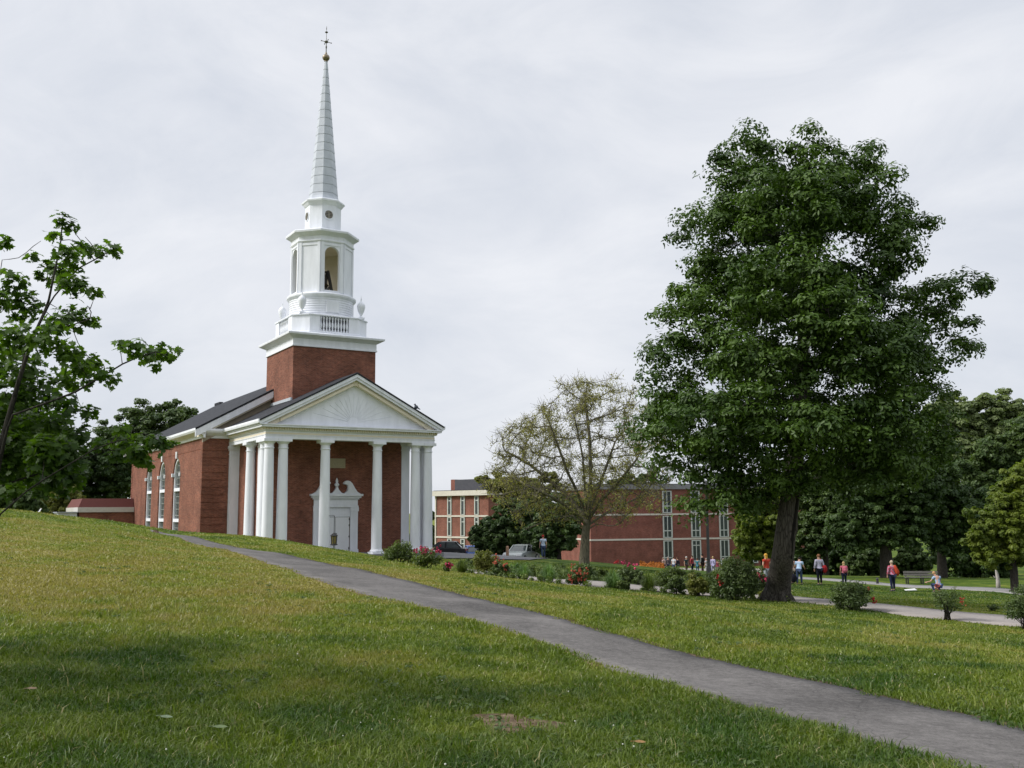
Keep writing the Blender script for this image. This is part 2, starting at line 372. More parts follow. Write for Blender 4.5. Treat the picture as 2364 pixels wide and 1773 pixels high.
# bare soil patch in the grass
DP = hit(1190, 1662)
th = np.linspace(0, 2*pi, 40, endpoint=False)
rr_ = 1+.18*np.sin(3*th+1)+.12*np.sin(5*th)
rings = np.concatenate([np.stack([DP.x+.50*k*rr_*np.cos(th), DP.y+.48*k*rr_*np.sin(th)], 1) for k in (1, .66, .33)]+[np.array([[DP.x, DP.y]])])
zz = terr(rings[:, 0], rings[:, 1])+lumps(rings[:, 0], rings[:, 1])+.006; zz[:40] -= .03
fsx = [(j*40+i, j*40+(i+1) % 40, (j+1)*40+(i+1) % 40, (j+1)*40+i) for j in (0, 1) for i in range(40)]+[(80+i, 80+(i+1) % 40, 120) for i in range(40)]
mb = MB(); mb.add(np.column_stack([rings, zz]), fsx); tag(mb.build('dirt_patch', soil(), None, True), kind='structure')
# ------------------------------------------------------------------ grass blades
def in_poly(x, y, poly):
    c = np.zeros(len(x), bool); n = len(poly)
    for i in range(n):
        x1, y1 = poly[i]; x2, y2 = poly[(i+1) % n]
        k = ((y1 > y) != (y2 > y)) & (x < (x2-x1)*(y-y1)/(y2-y1+1e-12)+x1); c ^= k
    return c
PATHS = [np.concatenate([Lq, Rq[::-1]]), np.concatenate([Cu, Cl[::-1]]), np.concatenate([Ru, Rl[::-1]])]
def shrunk(poly, L, R_, k):      # path outline narrowed so that grass leans over its edges
    c = (L+R_)/2; return np.concatenate([c+(L-c)*k, (c+(R_-c)*k)[::-1]])
PATHS[0] = shrunk(None, Lq, Rq, .955)
def make_grass():
    n = 780000; e = .33
    d = (4.0**e+RNG.random(n)*(62**e-4.0**e))**(1/e); a = np.radians(RNG.uniform(-33, 33, n))
    x = d*np.tan(a); y = d.copy()
    k = np.ones(n, bool)
    wx = .06*np.sin(x*7.3+2*np.sin(y*5.1))+.05*np.sin(x*17+y*13)+RNG.normal(0, .03, n); wy = .06*np.sin(y*8.1+2*np.sin(x*4.3))+.05*np.sin(y*19-x*11)
    for p in PATHS: k &= ~in_poly(x+wx, y+wy, p)
    an_ = np.arctan2(y-DP.y, x-DP.x); k &= ~(((((x-DP.x)/.40)**2+((y-DP.y)/.36)**2) < 1+.3*np.sin(3*an_+1)+.25*np.sin(7*an_)) & (RNG.random(n) < .9))
    q = np.stack([x, y], 1)
    # keep clear of the church floor
    lx = (x-CH_LOC[0])*math.cos(-YAW)+(y-CH_LOC[1])*math.sin(-YAW); ly = -(x-CH_LOC[0])*math.sin(-YAW)+(y-CH_LOC[1])*math.cos(-YAW)
    k &= ~((lx > -2.5) & (lx < 14) & (ly > -1.2))
    x, y, d = x[k], y[k], d[k]; n = len(x)
    z = terr(x, y)+lumps(x, y)*np.clip(np.hypot(x, y)/5, 0, 1)-.01
    cl = .5+.5*np.sin(x*2.1+1.3*np.sin(y*1.7))*np.sin(y*2.6+.8*np.sin(x*3.1)); cl2 = .5+.5*np.sin(x*.7+2)*np.sin(y*.5+.5*x); nearp = ~in_poly(x, y, shrunk(None, Lq, Rq, 1.16))
    h = (.028+.055*cl*RNG.random(n)+.06*cl2*cl2*RNG.random(n)+.03*RNG.random(n))*np.where(nearp, 1, .75)*np.clip(1.15-(d-6)*.02, .75, 1.15)
    tall = RNG.random(n) < .03; h = np.where(tall, h*1.6, h)
    w = (.0019+.00042*d)*RNG.uniform(.7, 1.4, n)
    th = RNG.uniform(0, 2*pi, n); ln = h*RNG.uniform(.2, 1.25, n); la = RNG.uniform(0, 2*pi, n)
    sx_, sy_ = np.cos(th)*w, np.sin(th)*w; bx, by = np.cos(la)*ln, np.sin(la)*ln
    v = np.empty((n, 5, 3), np.float32)
    v[:, 0] = np.stack([x-sx_, y-sy_, z], 1); v[:, 1] = np.stack([x+sx_, y+sy_, z], 1)
    v[:, 2] = np.stack([x+sx_*.75+bx*.3, y+sy_*.75+by*.3, z+h*.6], 1); v[:, 3] = np.stack([x-sx_*.75+bx*.3, y-sy_*.75+by*.3, z+h*.6], 1)
    v[:, 4] = np.stack([x+bx, y+by, z+h*(1.0-.25*(ln/h)**2)], 1)
    b = (np.arange(n)*5)[:, None]
    idx = np.concatenate([b+np.array([[0, 1, 2, 3]]), b+np.array([[3, 2, 4]])], 1).ravel()
    cnt = np.tile([4, 3], n); r = np.repeat(RNG.random(n), 2)
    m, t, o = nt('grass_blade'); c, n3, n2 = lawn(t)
    at_ = t.nodes.new('ShaderNodeAttribute'); at_.attribute_name = 'rnd'; rf = at_.outputs['Fac']
    c = mixc(t, 1.0, c, mixc(t, rf, (.74,.75,.72), (1.26,1.24,1.2)), 'MULTIPLY')
    c = mixc(t, remap(t, rf, .955, .975), c, (.27,.24,.11))
    p = t.nodes.new('ShaderNodeBsdfPrincipled'); t.links.new(c, p.inputs['Base Color']); p.inputs['Roughness'].default_value = .45; p.inputs['Specular IOR Level'].default_value = .35
    tr = t.nodes.new('ShaderNodeBsdfTranslucent'); t.links.new(mixc(t, 1.0, c, (1.2,1.4,.6), 'MULTIPLY'), tr.inputs[0])
    mx = t.nodes.new('ShaderNodeMixShader'); mx.inputs[0].default_value = .3
    t.links.new(p.outputs[0], mx.inputs[1]); t.links.new(tr.outputs[0], mx.inputs[2]); t.links.new(mx.outputs[0], o.inputs[0])
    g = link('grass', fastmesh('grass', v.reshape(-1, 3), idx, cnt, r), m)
    tag(g, 'short uneven lawn grass covering the hillside on both sides of the path', 'grass', kind='stuff')
ca_, sa_ = math.cos(YAW), math.sin(YAW)
# church origin in world: rotate (-CHX, -CHY) by -YAW
CH_LOC = ((-CHX)*math.cos(-YAW)-(-CHY)*math.sin(-YAW), (-CHX)*math.sin(-YAW)+(-CHY)*math.cos(-YAW), EYE-CHZ)
make_grass()
# small white clover heads in the lawn
def clover():
    n = 210; e = .5; d = (5**e+RNG.random(n)*(26**e-5**e))**(1/e); x = d*np.tan(np.radians(RNG.uniform(-29, 29, n))); y = d
    k = ~in_poly(x, y, PATHS[0]) & ((np.sin(x*.9+1)*np.sin(y*.7+2)) > -.25); x, y = x[k], y[k]; z = terr(x, y)
    mb = MB()
    for i in range(len(x)):
        r = random.uniform(.004, .008); mb.ball((x[i], y[i], z[i]+random.uniform(.05, .09)), (r, r, r*.9), 6, 4)
    o = mb.build('clover_flowers', pm('clover_white', (.62,.62,.56), (.45,.47,.36), 20), None, True); tag(o, 'tiny white clover heads dotted through the lawn grass', 'flowers', kind='stuff')
clover()
def fallen_leaf(px, py, s, rz, col, label):
    p = hit(px, py); mb = MB(); pts = [(-1,0),(-.5,.32),(.1,.42),(.6,.25),(1,0),(.6,-.25),(.1,-.42),(-.5,-.32)]
    top = [(a*s, b*s, .012*s*10*(abs(b)*.8)+.03*s*math.sin(a*2)) for a, b in pts]
    mb.add(top+[(0,0,-.004)], [(i, (i+1) % 8, 8) for i in range(8)])
    mb.tube([(-s,0,0),(-s*1.45,.05*s,-.006)], .003, 5)
    o = mb.build('fallen_leaf', pm('fallen_leaf_'+str(px), col, tuple(c*.6 for c in col), 30, .6), None, True)
    o.location = (p.x, p.y, p.z+.075); o.rotation_euler = (.3, .15, rz); tag(o, label, 'leaf', 'leaves lying in the grass')
fallen_leaf(508, 1703, .055, .5, (.14,.19,.08), 'broad pale green leaf lying alone in the dark foreground grass')
fallen_leaf(383, 1679, .05, .1, (.17,.22,.13), 'narrow grey-green leaf lying in the grass left of the broad pale one')
fallen_leaf(73, 1611, .05, 1.1, (.30,.20,.12), 'dry tan leaf lying in the foreground grass near the left frame edge')
fallen_leaf(1478, 1737, .05, .3, (.30,.17,.06), 'curled orange-brown leaf in the grass below the asphalt path')
# ------------------------------------------------------------------ church
WHT = pm('white_paint', (.76,.78,.835), (.67,.69,.74), 1.0, .5, .3, .05, .004, stretch=(2.5,2.5,.7))
CREAM = pm('cream_paint', (.74,.68,.55), (.68,.61,.47), 1.5, .55)
BRK = brick('church_brick', (.225,.078,.048), (.128,.042,.029), (.21,.14,.105))
SLATE = None
def slate():
    m, t, o = nt('roof_shingle'); v = objco(t); sx = t.nodes.new('ShaderNodeSeparateXYZ'); t.links.new(v, sx.inputs[0])
    cx = t.nodes.new('ShaderNodeCombineXYZ'); t.links.new(sx.outputs[1], cx.inputs[0]); t.links.new(sx.outputs[2], cx.inputs[1])
    br = t.nodes.new('ShaderNodeTexBrick'); t.links.new(cx.outputs[0], br.inputs['Vector']); br.inputs['Scale'].default_value = 1
    br.inputs['Color1'].default_value = (.018,.020,.026,1); br.inputs['Color2'].default_value = (.042,.045,.053,1); br.inputs['Mortar'].default_value = (.012,.013,.016,1)
    br.inputs['Brick Width'].default_value = .36; br.inputs['Row Height'].default_value = .115; br.inputs['Mortar Size'].default_value = .012
    n = noise(t, 2, 4, .6, v)
    bsdf(t, o, mixc(t, remap(t, n, .3, .7, 0, .5), br.outputs['Color'], (.03,.032,.038)), .85, .2, br.outputs['Fac'], -.4, .01); return m
SLATE = slate()
GLS = pm('dark_glass', (.035,.045,.05), (.06,.07,.07), 3, .08, .5, 0, 0)
LEAD = pm('spire_metal', (.50,.53,.585), (.43,.46,.515), 2.2, .4, .4, .05, .004)
DARKM = pm('dark_metal', (.02,.02,.022), (.04,.04,.04), 8, .45, .5)
STONE = pm('grey_stone', (.14,.145,.155), (.20,.205,.215), 5, .8)
church = empty('church', CH_LOC, -YAW, 'red brick church with white columned portico and tall white steeple', 'church')
B_ = church
Wc = 11.5; D = 8.41; L = 26.37; xn = -1.733; Dd = 3.057; zA = 7.2; zC = 8.03; sl = (11.56-8.32)/(Wc/2+.45)
xe0, xe1 = xn, Wc-xn; H = Wc/2
# steps and floor
mb = MB(); mb.box(-.45,-.5,-.32, Wc+.45,D-.01,0); mb.box(-.85,-.95,-1.9, Wc+.85,D-.02,-.32); mb.build('portico_step', STONE, B_, bevel=.015)
# nave: side walls with three arched openings each, front and back gable walls
WIN_Y = (16.3, 21.55, 26.75); WW = 2.45; ZS = 5.52
def side_wall(x, name):
    holes = [arch(y, WW, .95, ZS) for y in WIN_Y]
    outer = [(D+.42,-1.9),(D+L-.42,-1.9),(D+L-.42,7.72),(D+.42,7.72)]
    Mx = Matrix(((0,0,1,x),(1,0,0,0),(0,1,0,0),(0,0,0,1)))
    plate(name, outer, holes, .42, Mx, BRK, B_)
side_wall(xe0+.21, 'wall'); side_wall(xe1-.21, 'wall')
nsl = (12.89-8.34)/(H-xn+.68)
def gable(y0, y1):
    mb = MB(); zt = 8.34+nsl*.68-.12; mb.prism([(xe0,-1.9),(xe1,-1.9),(xe1,zt),(H,zt+nsl*(H-xe0)),(xe0,zt)], y0, y1, 'y'); mb.build('wall', BRK, B_)
gable(D, D+.42); gable(D+L-.42, D+L)
mb = MB(); mb.box(xe0+.45, D+.45, -.3, xe1-.45, D+L-.45, -.2); mb.build('nave_floor', STONE, B_)
mb = MB(); mb.box(H-.15, D+.6, -.2, H+.15, D+L-.6, 7.6); mb.build('inner_partition', pm('inner_wall', (.10,.09,.08), (.07,.065,.06), 2), B_)
# quoin blocks: brick corners with recessed courses
for (cx, cy, dx, dy) in ((xe0, D, 1, 1), (xe1, D, -1, 1), (xe0, D+L, 1, -1)):
    for k in range(16):
        z0 = -.6+k*.50
        if z0 > 7.0: break
        mb = MB(); x0, x1 = sorted((cx-dx*.035, cx+dx*1.62)); y0, y1 = sorted((cy-dy*.035, cy+dy*.42))
        mb.box(x0, y0, z0, x1, y1, z0+.435); mb.build('quoin', BRK, B_)
mb = MB(); mb.box(xe0-.02, D+.5, 6.98, xe0+.1, D+L-.5, 7.06); mb.build('brick_band', BRK, B_)
# windows in the visible side wall (and the far one)
def nave_window(y, x, s):
    w = MB(); r = WW/2; n = 14; xo = x+s*.10
    for k in range(n):
        a0, a1 = pi*k/n, pi*(k+1)/n
        P = lambda a, q, xx: (xx, y+q*math.cos(a), ZS+q*math.sin(a))
        w.hexa([P(a0,r-.17,xo),P(a1,r-.17,xo),P(a1,r,xo),P(a0,r,xo),P(a0,r-.17,xo+s*.22),P(a1,r-.17,xo+s*.22),P(a1,r,xo+s*.22),P(a0,r,xo+s*.22)])
    x0, x1 = sorted((xo, xo+s*.22))
    for e in (-1, 1):
        ya, yb = sorted((y+e*(r-.17), y+e*r)); w.box(x0, ya, .95, x1, yb, ZS)
    w.box(x0, y-r, .95, x1, y+r, 1.12)
    f = w.build('window', WHT, B_)
    f['label'] = 'tall round-arched window with white frame'
    xa, xb = sorted((xo+s*.02, xo+s*.2))
    for z in (2.02, 4.28):
        m_ = MB(); m_.box(*sorted((xo-s*.03, xo+s*.2))[:1], y-r+.17, z, sorted((xo-s*.03, xo+s*.2))[1], y+r-.17, z+.24); m_.build('crossbar', WHT, f)
    g = MB(); n2 = 16; xg = xo+s*.15
    poly = [(y-r+.16, 1.1), (y+r-.16, 1.1)]+[(y+(r-.16)*math.cos(pi*i/n2), ZS+(r-.16)*math.sin(pi*i/n2)) for i in range(n2+1)]
    g.prism(poly, xg, xg+s*.02, 'x'); g.build('pane', GLS, f)
    mu = MB(); xm0, xm1 = sorted((xg-s*.035, xg-s*.002))
    for k in range(1, 4):
        yy = y-r+.17+(2*r-.34)*k/4; zt = ZS+math.sqrt(max((r-.17)**2-(yy-y)**2, 0)); mu.box(xm0, yy-.018, 1.12, xm1, yy+.018, zt)
    for k in range(1, 12):
        zz_ = 1.12+k*.46
        if zz_ > 6.5: break
        hw = r-.17 if zz_ < ZS else math.sqrt(max((r-.17)**2-(zz_-ZS)**2, .01)); mu.box(xm0-.004, y-hw, zz_-.018, xm1+.004, y+hw, zz_+.018)
    mu.build('glazing_bar', pm('window_grey', (.30,.32,.30), (.24,.26,.24), 3) if 'window_grey' not in bpy.data.materials else bpy.data.materials['window_grey'], f)
    k_ = MB(); xk = x-s*.09
    k_.prism([(y-.13,ZS+r-.05),(y+.13,ZS+r-.05),(y+.2,ZS+r+.45),(y-.2,ZS+r+.45)], xk, xk+s*.28, 'x'); k_.build('keystone', WHT, f)
    for e in (-1, 1): k_ = MB(); k_.box(min(xk, xk+s*.28), y+e*(r+.02)-.12, ZS-.16, max(xk, xk+s*.28), y+e*(r+.02)+.12, ZS+.1); k_.build('impost', WHT, f)
for y in WIN_Y: nave_window(y, xe0, 1); nave_window(y, xe1, -1)
# nave roof
ov = .68; zr = 12.89; ze = 8.34
def roof(x0, x1, ze, y0, y1, zr, th, name):
    xm = (x0+x1)/2; mb = MB()
    mb.prism([(x0,ze),(xm,zr),(x1,ze),(x1,ze-th),(xm,zr-th),(x0,ze-th)], y0, y1, 'y'); return mb.build(name, SLATE, B_)
roof(xe0-ov, xe1+ov, ze, D-ov, D+L+ov, zr, .14, 'roof')
mb = MB(); mb.bar((H,D+L-1.2,zr+.03),(H,D+L+ov+.02,zr+.05),.34,.22); mb.build('ridge_cap', SLATE, B_)
def rake(x0, z0, x1, z1, y0, y1, drop, mat, name, top=.15, parent=None):
    mb = MB(); mb.prism([(x0,z0-top),(x1,z1-top),(x1,z1-top-drop),(x0,z0-top-drop)], y0, y1, 'y'); return mb.build(name, mat, parent or B_)
xm = H
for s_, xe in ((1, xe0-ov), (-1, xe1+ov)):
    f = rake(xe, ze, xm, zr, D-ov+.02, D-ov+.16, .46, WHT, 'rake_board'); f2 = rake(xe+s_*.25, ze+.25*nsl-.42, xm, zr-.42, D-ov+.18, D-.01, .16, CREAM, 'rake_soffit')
    rake(xe+s_*.6, ze+.6*nsl-.50, xm, zr-.50, D-.16, D-.004, .62, pm('soffit_shade_tan',(.36,.31,.25),(.30,.26,.2),3) if 'soffit_shade_tan' not in bpy.data.materials else bpy.data.materials['soffit_shade_tan'], 'rake_shade_strip')  # strip under the rake, its dark tan colour stands in for the shadow there
    rake(xe, ze, xm, zr, D+L+ov-.16, D+L+ov-.02, .46, WHT, 'rake_board')
# eaves cornice along both sides and returns across the front
for s_, x in ((1, xe0), (-1, xe1)):
    mb = MB(); o_ = -s_
    mb.prism([(x+o_*(-.02),7.70),(x+o_*.12,7.70),(x+o_*.14,7.86),(x+o_*.52,8.02),(x+o_*.62,8.06),(x+o_*.70,8.18),(x+o_*.70,8.33),(x-o_*.02,8.33)], D-.55, D+L+.4, 'y'); mb.build('eave_cornice', WHT, B_)
    mb = MB(); xa, xb = (x+.02, 0.0-.02) if s_ == 1 else (Wc+.02, x-.02)
    mb.prism([(D+.02,7.70),(D-.12,7.70),(D-.14,7.86),(D-.50,8.02),(D-.58,8.06),(D-.66,8.18),(D-.66,8.31),(D+.02,8.31)], min(xa,xb), max(xa,xb), 'x'); mb.build('cornice_return', WHT, B_)
    mb = MB(); mb.box(*(sorted((x-s_*.69, x-s_*.0))[0], D-.655, 8.04, sorted((x-s_*.69, x))[1], D-.55, 8.30)); mb.build('cornice_return', WHT, B_)
# vestibule block behind the columns: walls, door
xv0, xv1 = .62, 11.07
mb = MB(); mb.box(xv0, Dd, -.02, xv1, D-.02, 7.45); mb.build('wall', BRK, B_)
mb = MB(); mb.box(-.0,.0,7.46, Wc,D-.03,7.58); mb.build('portico_ceiling', CREAM, B_)
# columns
def col_prof(h, r0=.345, r1=.285):
    P = []
    for i in range(13):
        u = i/12; P.append((r0+(r1-r0)*(u**1.6), .30+(h-.30-.62)*u))
    return P
def column(x, y, h=zA, half=False):
    root = MB(); root.lathe(col_prof(h), (x, y), 28); c = root.build('column', WHT, B_, True, auto=40)
    b = MB(); b.box(x-.43,y-.43,0,x+.43,y+.43,.12); b.lathe([(.42,.12),(.43,.16),(.43,.20),(.40,.24),(.355,.27),(.345,.31)], (x,y), 28); b.build('base', WHT, c, False, auto=35)
    k = MB(); z = h-.62
    k.lathe([(.285,z),(.29,z+.02),(.325,z+.03),(.325,z+.08),(.285,z+.09),(.285,z+.30),(.33,z+.34),(.41,z+.44)], (x,y), 28); k.box(x-.44,y-.44,z+.44,x+.44,y+.44,z+.62); k.build('capital', WHT, c, False, auto=35)
def pilaster(x, y, wx, wy, h=zA):
    m_ = MB(); m_.box(x-wx,y-wy,.26,x+wx,y+wy,h-.6); c = m_.build('pilaster', WHT, B_)
    m_ = MB(); m_.box(x-wx-.08,y-wy-.08,0,x+wx+.08,y+wy+.08,.14); m_.box(x-wx-.04,y-wy-.04,.14,x+wx+.04,y+wy+.04,.26); m_.build('base', WHT, c)
    m_ = MB(); m_.box(x-wx-.03,y-wy-.03,h-.6,x+wx+.03,y+wy+.03,h-.52); m_.box(x-wx,y-wy,h-.52,x+wx,y+wy,h-.3); m_.box(x-wx-.05,y-wy-.05,h-.3,x+wx+.05,y+wy+.05,h-.18); m_.box(x-wx-.1,y-wy-.1,h-.18,x+wx+.1,y+wy+.1,h); m_.build('capital', WHT, c)
g1, g3 = .892, 3.55
for x in (.35, .35+g1, H-g3/2, H+g3/2, Wc-.35-g1, Wc-.35): column(x, .35)
for x in (.35, Wc-.35):
    for y in (.35+g1, 4.25): column(x, y)
for x in (.35, Wc-.35): pilaster(x, D-.24, .32, .23)
for x in (xv0+.30, xv1-.30): pilaster(x, Dd+.25, .305, .28, 7.45)
# entablature
def ring(name, x0, x1, y0, y1, z0, z1, mat, inner=.72):
    mb = MB(); mb.box(x0,y0,z0,x1,y0+inner+(0-y0 if y0 < 0 else 0),z1); mb.box(x0,y0+inner+(0-y0 if y0 < 0 else 0)+.001,z0,x0+inner+(0-x0 if x0 < 0 else 0),y1,z1)
    mb.box(x1-inner-(x1-Wc if x1 > Wc else 0),y0+inner+(0-y0 if y0 < 0 else 0)+.001,z0,x1,y1,z1); return mb.build(name, mat, B_)
ring('architrave', 0,Wc,0,D-.04,zA,zA+.20,WHT); ring('architrave', -.03,Wc+.03,-.03,D-.04,zA+.20,zA+.24,WHT)
ring('frieze', .01,Wc-.01,.01,D-.04,zA+.24,zA+.50,WHT)
ring('cornice_bed', -.10,Wc+.10,-.10,D-.04,zA+.50,zA+.54,WHT)
ring('cornice', -.36,Wc+.36,-.36,D-.64,zA+.68,zA+.80,WHT); ring('cornice', -.42,Wc+.42,-.42,D-.64,zA+.80,zA+.86,WHT)
ring('cornice_soffit', -.08,Wc+.08,-.08,D-.05,zA+.54,zA+.68,CREAM)
mb = MB(); n = 74
for i in range(n):
    x = -.16+(Wc+.32)*(i+.5)/n; mb.box(x-.045,-.17,zA+.545,x+.045,-.082,zA+.675)
n = 52
for i in range(n):
    y = -.05+(D-.3)*(i+.5)/n
    mb.box(-.17,y-.045,zA+.545,-.082,y+.045,zA+.675); mb.box(Wc+.082,y-.045,zA+.545,Wc+.17,y+.045,zA+.675)
mb.build('dentil_band', CREAM, B_)
# side gutters
for x0 in (-.56, Wc+.43):
    mb = MB(); mb.prism([(x0+.0,8.10),(x0+.13,8.07),(x0+.13,8.33),(x0-.02,8.33),(x0-.03,8.22)] if x0 < 0 else [(x0,8.07),(x0+.13,8.10),(x0+.16,8.22),(x0+.15,8.33),(x0,8.33)], -.44, D-.66, 'y'); mb.build('gutter', WHT, B_)
# pediment
zp0 = zA+.86; za = 11.50
tri = [(.2,zp0+.01),(Wc-.2,zp0+.01),(H,zp0+.01+sl*(H-.2)-.0)]
mb = MB(); mb.prism(tri, .12, .40, 'y'); mb.build('tympanum', WHT, B_)
# sunburst of raised rays in the tympanum
cx_, cz_ = H, zp0+.30; nR = 16; mb = MB()
def inset(px_, pz_): return pz_-zp0 < sl*(px_-.2)-.62 and pz_-zp0 < sl*(Wc-.2-px_)-.62 and pz_ > zp0+.22
for i in range(nR):
    a0 = pi*i/nR-.012; a1 = pi*i/nR+.012; P = []
    if i == 0: continue
    for a in (a0, a1):
        r = .3
        while r < 3.9 and inset(cx_+math.cos(a)*r, cz_+math.sin(a)*r): r += .02
        P.append(r)
    if min(P) < .5: continue
    q = lambda r, a: (cx_+r*math.cos(a), cz_+r*math.sin(a))
    am = (a0+a1)/2; r0 = .35
    pts = [q(r0,a0), q(P[0],a0), q(P[1],a1), q(r0,a1)]
    mb.add([(p[0],.125,p[1]) for p in pts]+[(q(r0+.05,am)[0],.095,q(r0+.05,am)[1]),(q(min(P)-.05,am)[0],.095,q(min(P)-.05,am)[1])], [(0,1,5,4),(4,5,2,3),(0,4,3),(1,2,5),(0,3,2,1)])
mb.build('sunburst', WHT, B_)
for s_, xa in ((1, -.45), (-1, Wc+.45)):
    rake(xa, 8.33, H, 11.56, -.43, -.30, .20, WHT, 'raking_cornice', .10); rake(xa+s_*.12, 8.33+.12*sl-.20, H, 11.56-.20, -.36, .0, .16, WHT, 'raking_cornice', .11)
    rake(xa+s_*.55, 8.33+.55*sl-.38, H, 11.56-.38, -.12, .11, .30, CREAM, 'raking_soffit', .10)
    mb = MB(); n = 34
    for i in range(n):
        u = (i+.5)/n; x = xa+s_*(1.3+(H+.45-1.5)*u); z = 8.33+sl*abs(x-xa)-.60; mb.prism([(x-.07,z-.07*sl*s_),(x+.07,z+.07*sl*s_),(x+.07,z+.07*sl*s_-.17),(x-.07,z-.07*sl*s_-.17)], -.22, -.122, 'y')
    mb.build('dentil_band', CREAM, B_)
roof(-.5, Wc+.5, 8.31, -.47, D-.01, 11.58, .10, 'roof')
# tower base
tx0, tx1, ty0, ty1 = H-2.94, H+2.94, 3.62, 9.5
mb = MB(); mb.box(tx0,ty0,8.9,tx1,ty1,13.72); mb.build('tower_base', BRK, B_)
mb = MB(); mb.bar((tx0-.06,ty0-.0,10.12),(tx0-.06,ty1-1.4,10.12),.12,.20); mb.build('flashing', pm('lead_flashing',(.42,.45,.49),(.36,.39,.43),4,.5), B_)
def sqring(prof, name, mat, hx, cx=H, cy=6.56):
    for (o0, z0), (o1, z1) in zip(prof[:-1], prof[1:]): pass
    mb = MB(); vs = []; n = len(prof)
    for o_, z in prof:
        h_ = hx+o_; vs += [(cx-h_,cy-h_,z),(cx+h_,cy-h_,z),(cx+h_,cy+h_,z),(cx-h_,cy+h_,z)]
    fs = [(j*4+i, j*4+(i+1) % 4, (j+1)*4+(i+1) % 4, (j+1)*4+i) for j in range(n-1) for i in range(4)]+[(3,2,1,0), tuple(4*(n-1)+i for i in range(4))]
    mb.add(vs, fs); return mb.build(name, mat, B_)
sqring([(.04,13.70),(.09,13.70),(.09,13.80),(.05,13.82),(.05,14.22),(.12,14.26),(.20,14.30),(.38,14.40),(.48,14.44),(.50,14.52),(.50,14.58),(.30,14.66),(-.3,14.70)], 'tower_cornice', WHT, 2.94)
# balustrade stage: a square with cut corners
def cutsq(h, c): return [(-h+c,-h),(h-c,-h),(h,-h+c),(h,h-c),(h-c,h),(-h+c,h),(-h,h-c),(-h,-h+c)]
def octring(prof, name, mat, shape, cx=H, cy=6.56, parent=None):
    mb = MB(); vs = []; n = len(prof)
    for o_, z in prof:
        p = shape(o_); m_ = len(p); vs += [(cx+a, cy+b, z) for a, b in p]
    fs = [(j*m_+i, j*m_+(i+1) % m_, (j+1)*m_+(i+1) % m_, (j+1)*m_+i) for j in range(n-1) for i in range(m_)]+[tuple(range(m_))[::-1], tuple(m_*(n-1)+i for i in range(m_))]
    mb.add(vs, fs); return mb.build(name, mat, parent or B_)
hb, cb = 2.72, .95
octring([(0,14.66),(.06,14.66),(.06,14.84),(0,14.88),(0,14.93)], 'balustrade_base', WHT, lambda o: cutsq(hb+o, cb))
bal = MB(); 
pts = cutsq(hb, cb); th_ = .26
def panel(a, b, z0, z1, name, t=th_):
    a = Vector((*a,0)); b = Vector((*b,0)); d = (b-a).normalized(); nrm = Vector((d.y,-d.x,0)); mb = MB()
    q = [a, b, b-nrm*t, a-nrm*t]; c_ = Vector((H,6.56,0)); mb.hexa([p+c_+Vector((0,0,z0)) for p in q]+[p+c_+Vector((0,0,z1)) for p in q]); return mb.build(name, WHT, B_)
for i in range(8):
    a, b = Vector(pts[i]), Vector(pts[(i+1) % 8])
    if i % 2:   # cut corner: plain panel carrying an urn
        panel(a, b, 14.931, 15.95, 'corner_panel')
    else:       # side: piers at both ends, an open run of balusters between
        d = (b-a).normalized(); w = .72; panel(a+d*.002, a+d*w, 14.931, 15.95, 'pier'); panel(b-d*w, b-d*.002, 14.931, 15.95, 'pier')
        nrm = Vector((d.y,-d.x)); c_ = Vector((H,6.56))
        for k in range(10):
            p = a+d*(w+( (b-a).length-2*w)*(k+.5)/10)-nrm*.13+c_; mb = MB()
            mb.lathe([(.075,14.95),(.075,15.04),(.045,15.07),(.05,15.14),(.085,15.30),(.075,15.44),(.042,15.62),(.04,15.74),(.07,15.80),(.075,15.92)], (p.x,p.y), 10); mb.build('baluster', WHT, B_, False, auto=40)
octring([(-.32,15.952),(.06,15.952),(.07,16.02),(.03,16.06),(-.32,16.08)], 'balustrade_rail', WHT, lambda o: cutsq(hb+o, cb))
for sx_, sy_ in ((-1,-1),(1,-1),(-1,1),(1,1)):
    x, y = H+sx_*(hb-cb/2-.1), 6.56+sy_*(hb-cb/2-.1); mb = MB()
    mb.box(x-.2,y-.2,16.08,x+.2,y+.2,16.2)
    mb.lathe([(.17,16.2),(.10,16.26),(.07,16.36),(.12,16.46),(.22,16.66),(.285,16.92),(.285,17.06),(.24,17.18),(.15,17.28),(.06,17.34),(.03,17.42),(.05,17.50),(.02,17.60),(.008,17.78)], (x,y), 18); mb.build('urn', WHT, B_, False, auto=45)
# drum with clapboards
mb = MB(); pr = [(2.24,16.0)]
z = 16.0
while z < 17.3: pr += [(2.27,z+.005),(2.235,z+.155)]; z += .16
pr += [(2.24,17.40),(2.34,17.46),(2.42,17.54),(2.44,17.64),(2.40,17.70),(2.2,17.78)]
mb.lathe(pr, (H,6.56), 40); mb.build('drum', WHT, B_, False, auto=28)
mb = MB(); mb.box(H-.45,6.56-2.31,16.35,H+.45,6.56-2.1,17.15); mb.build('drum_panel', WHT, B_)
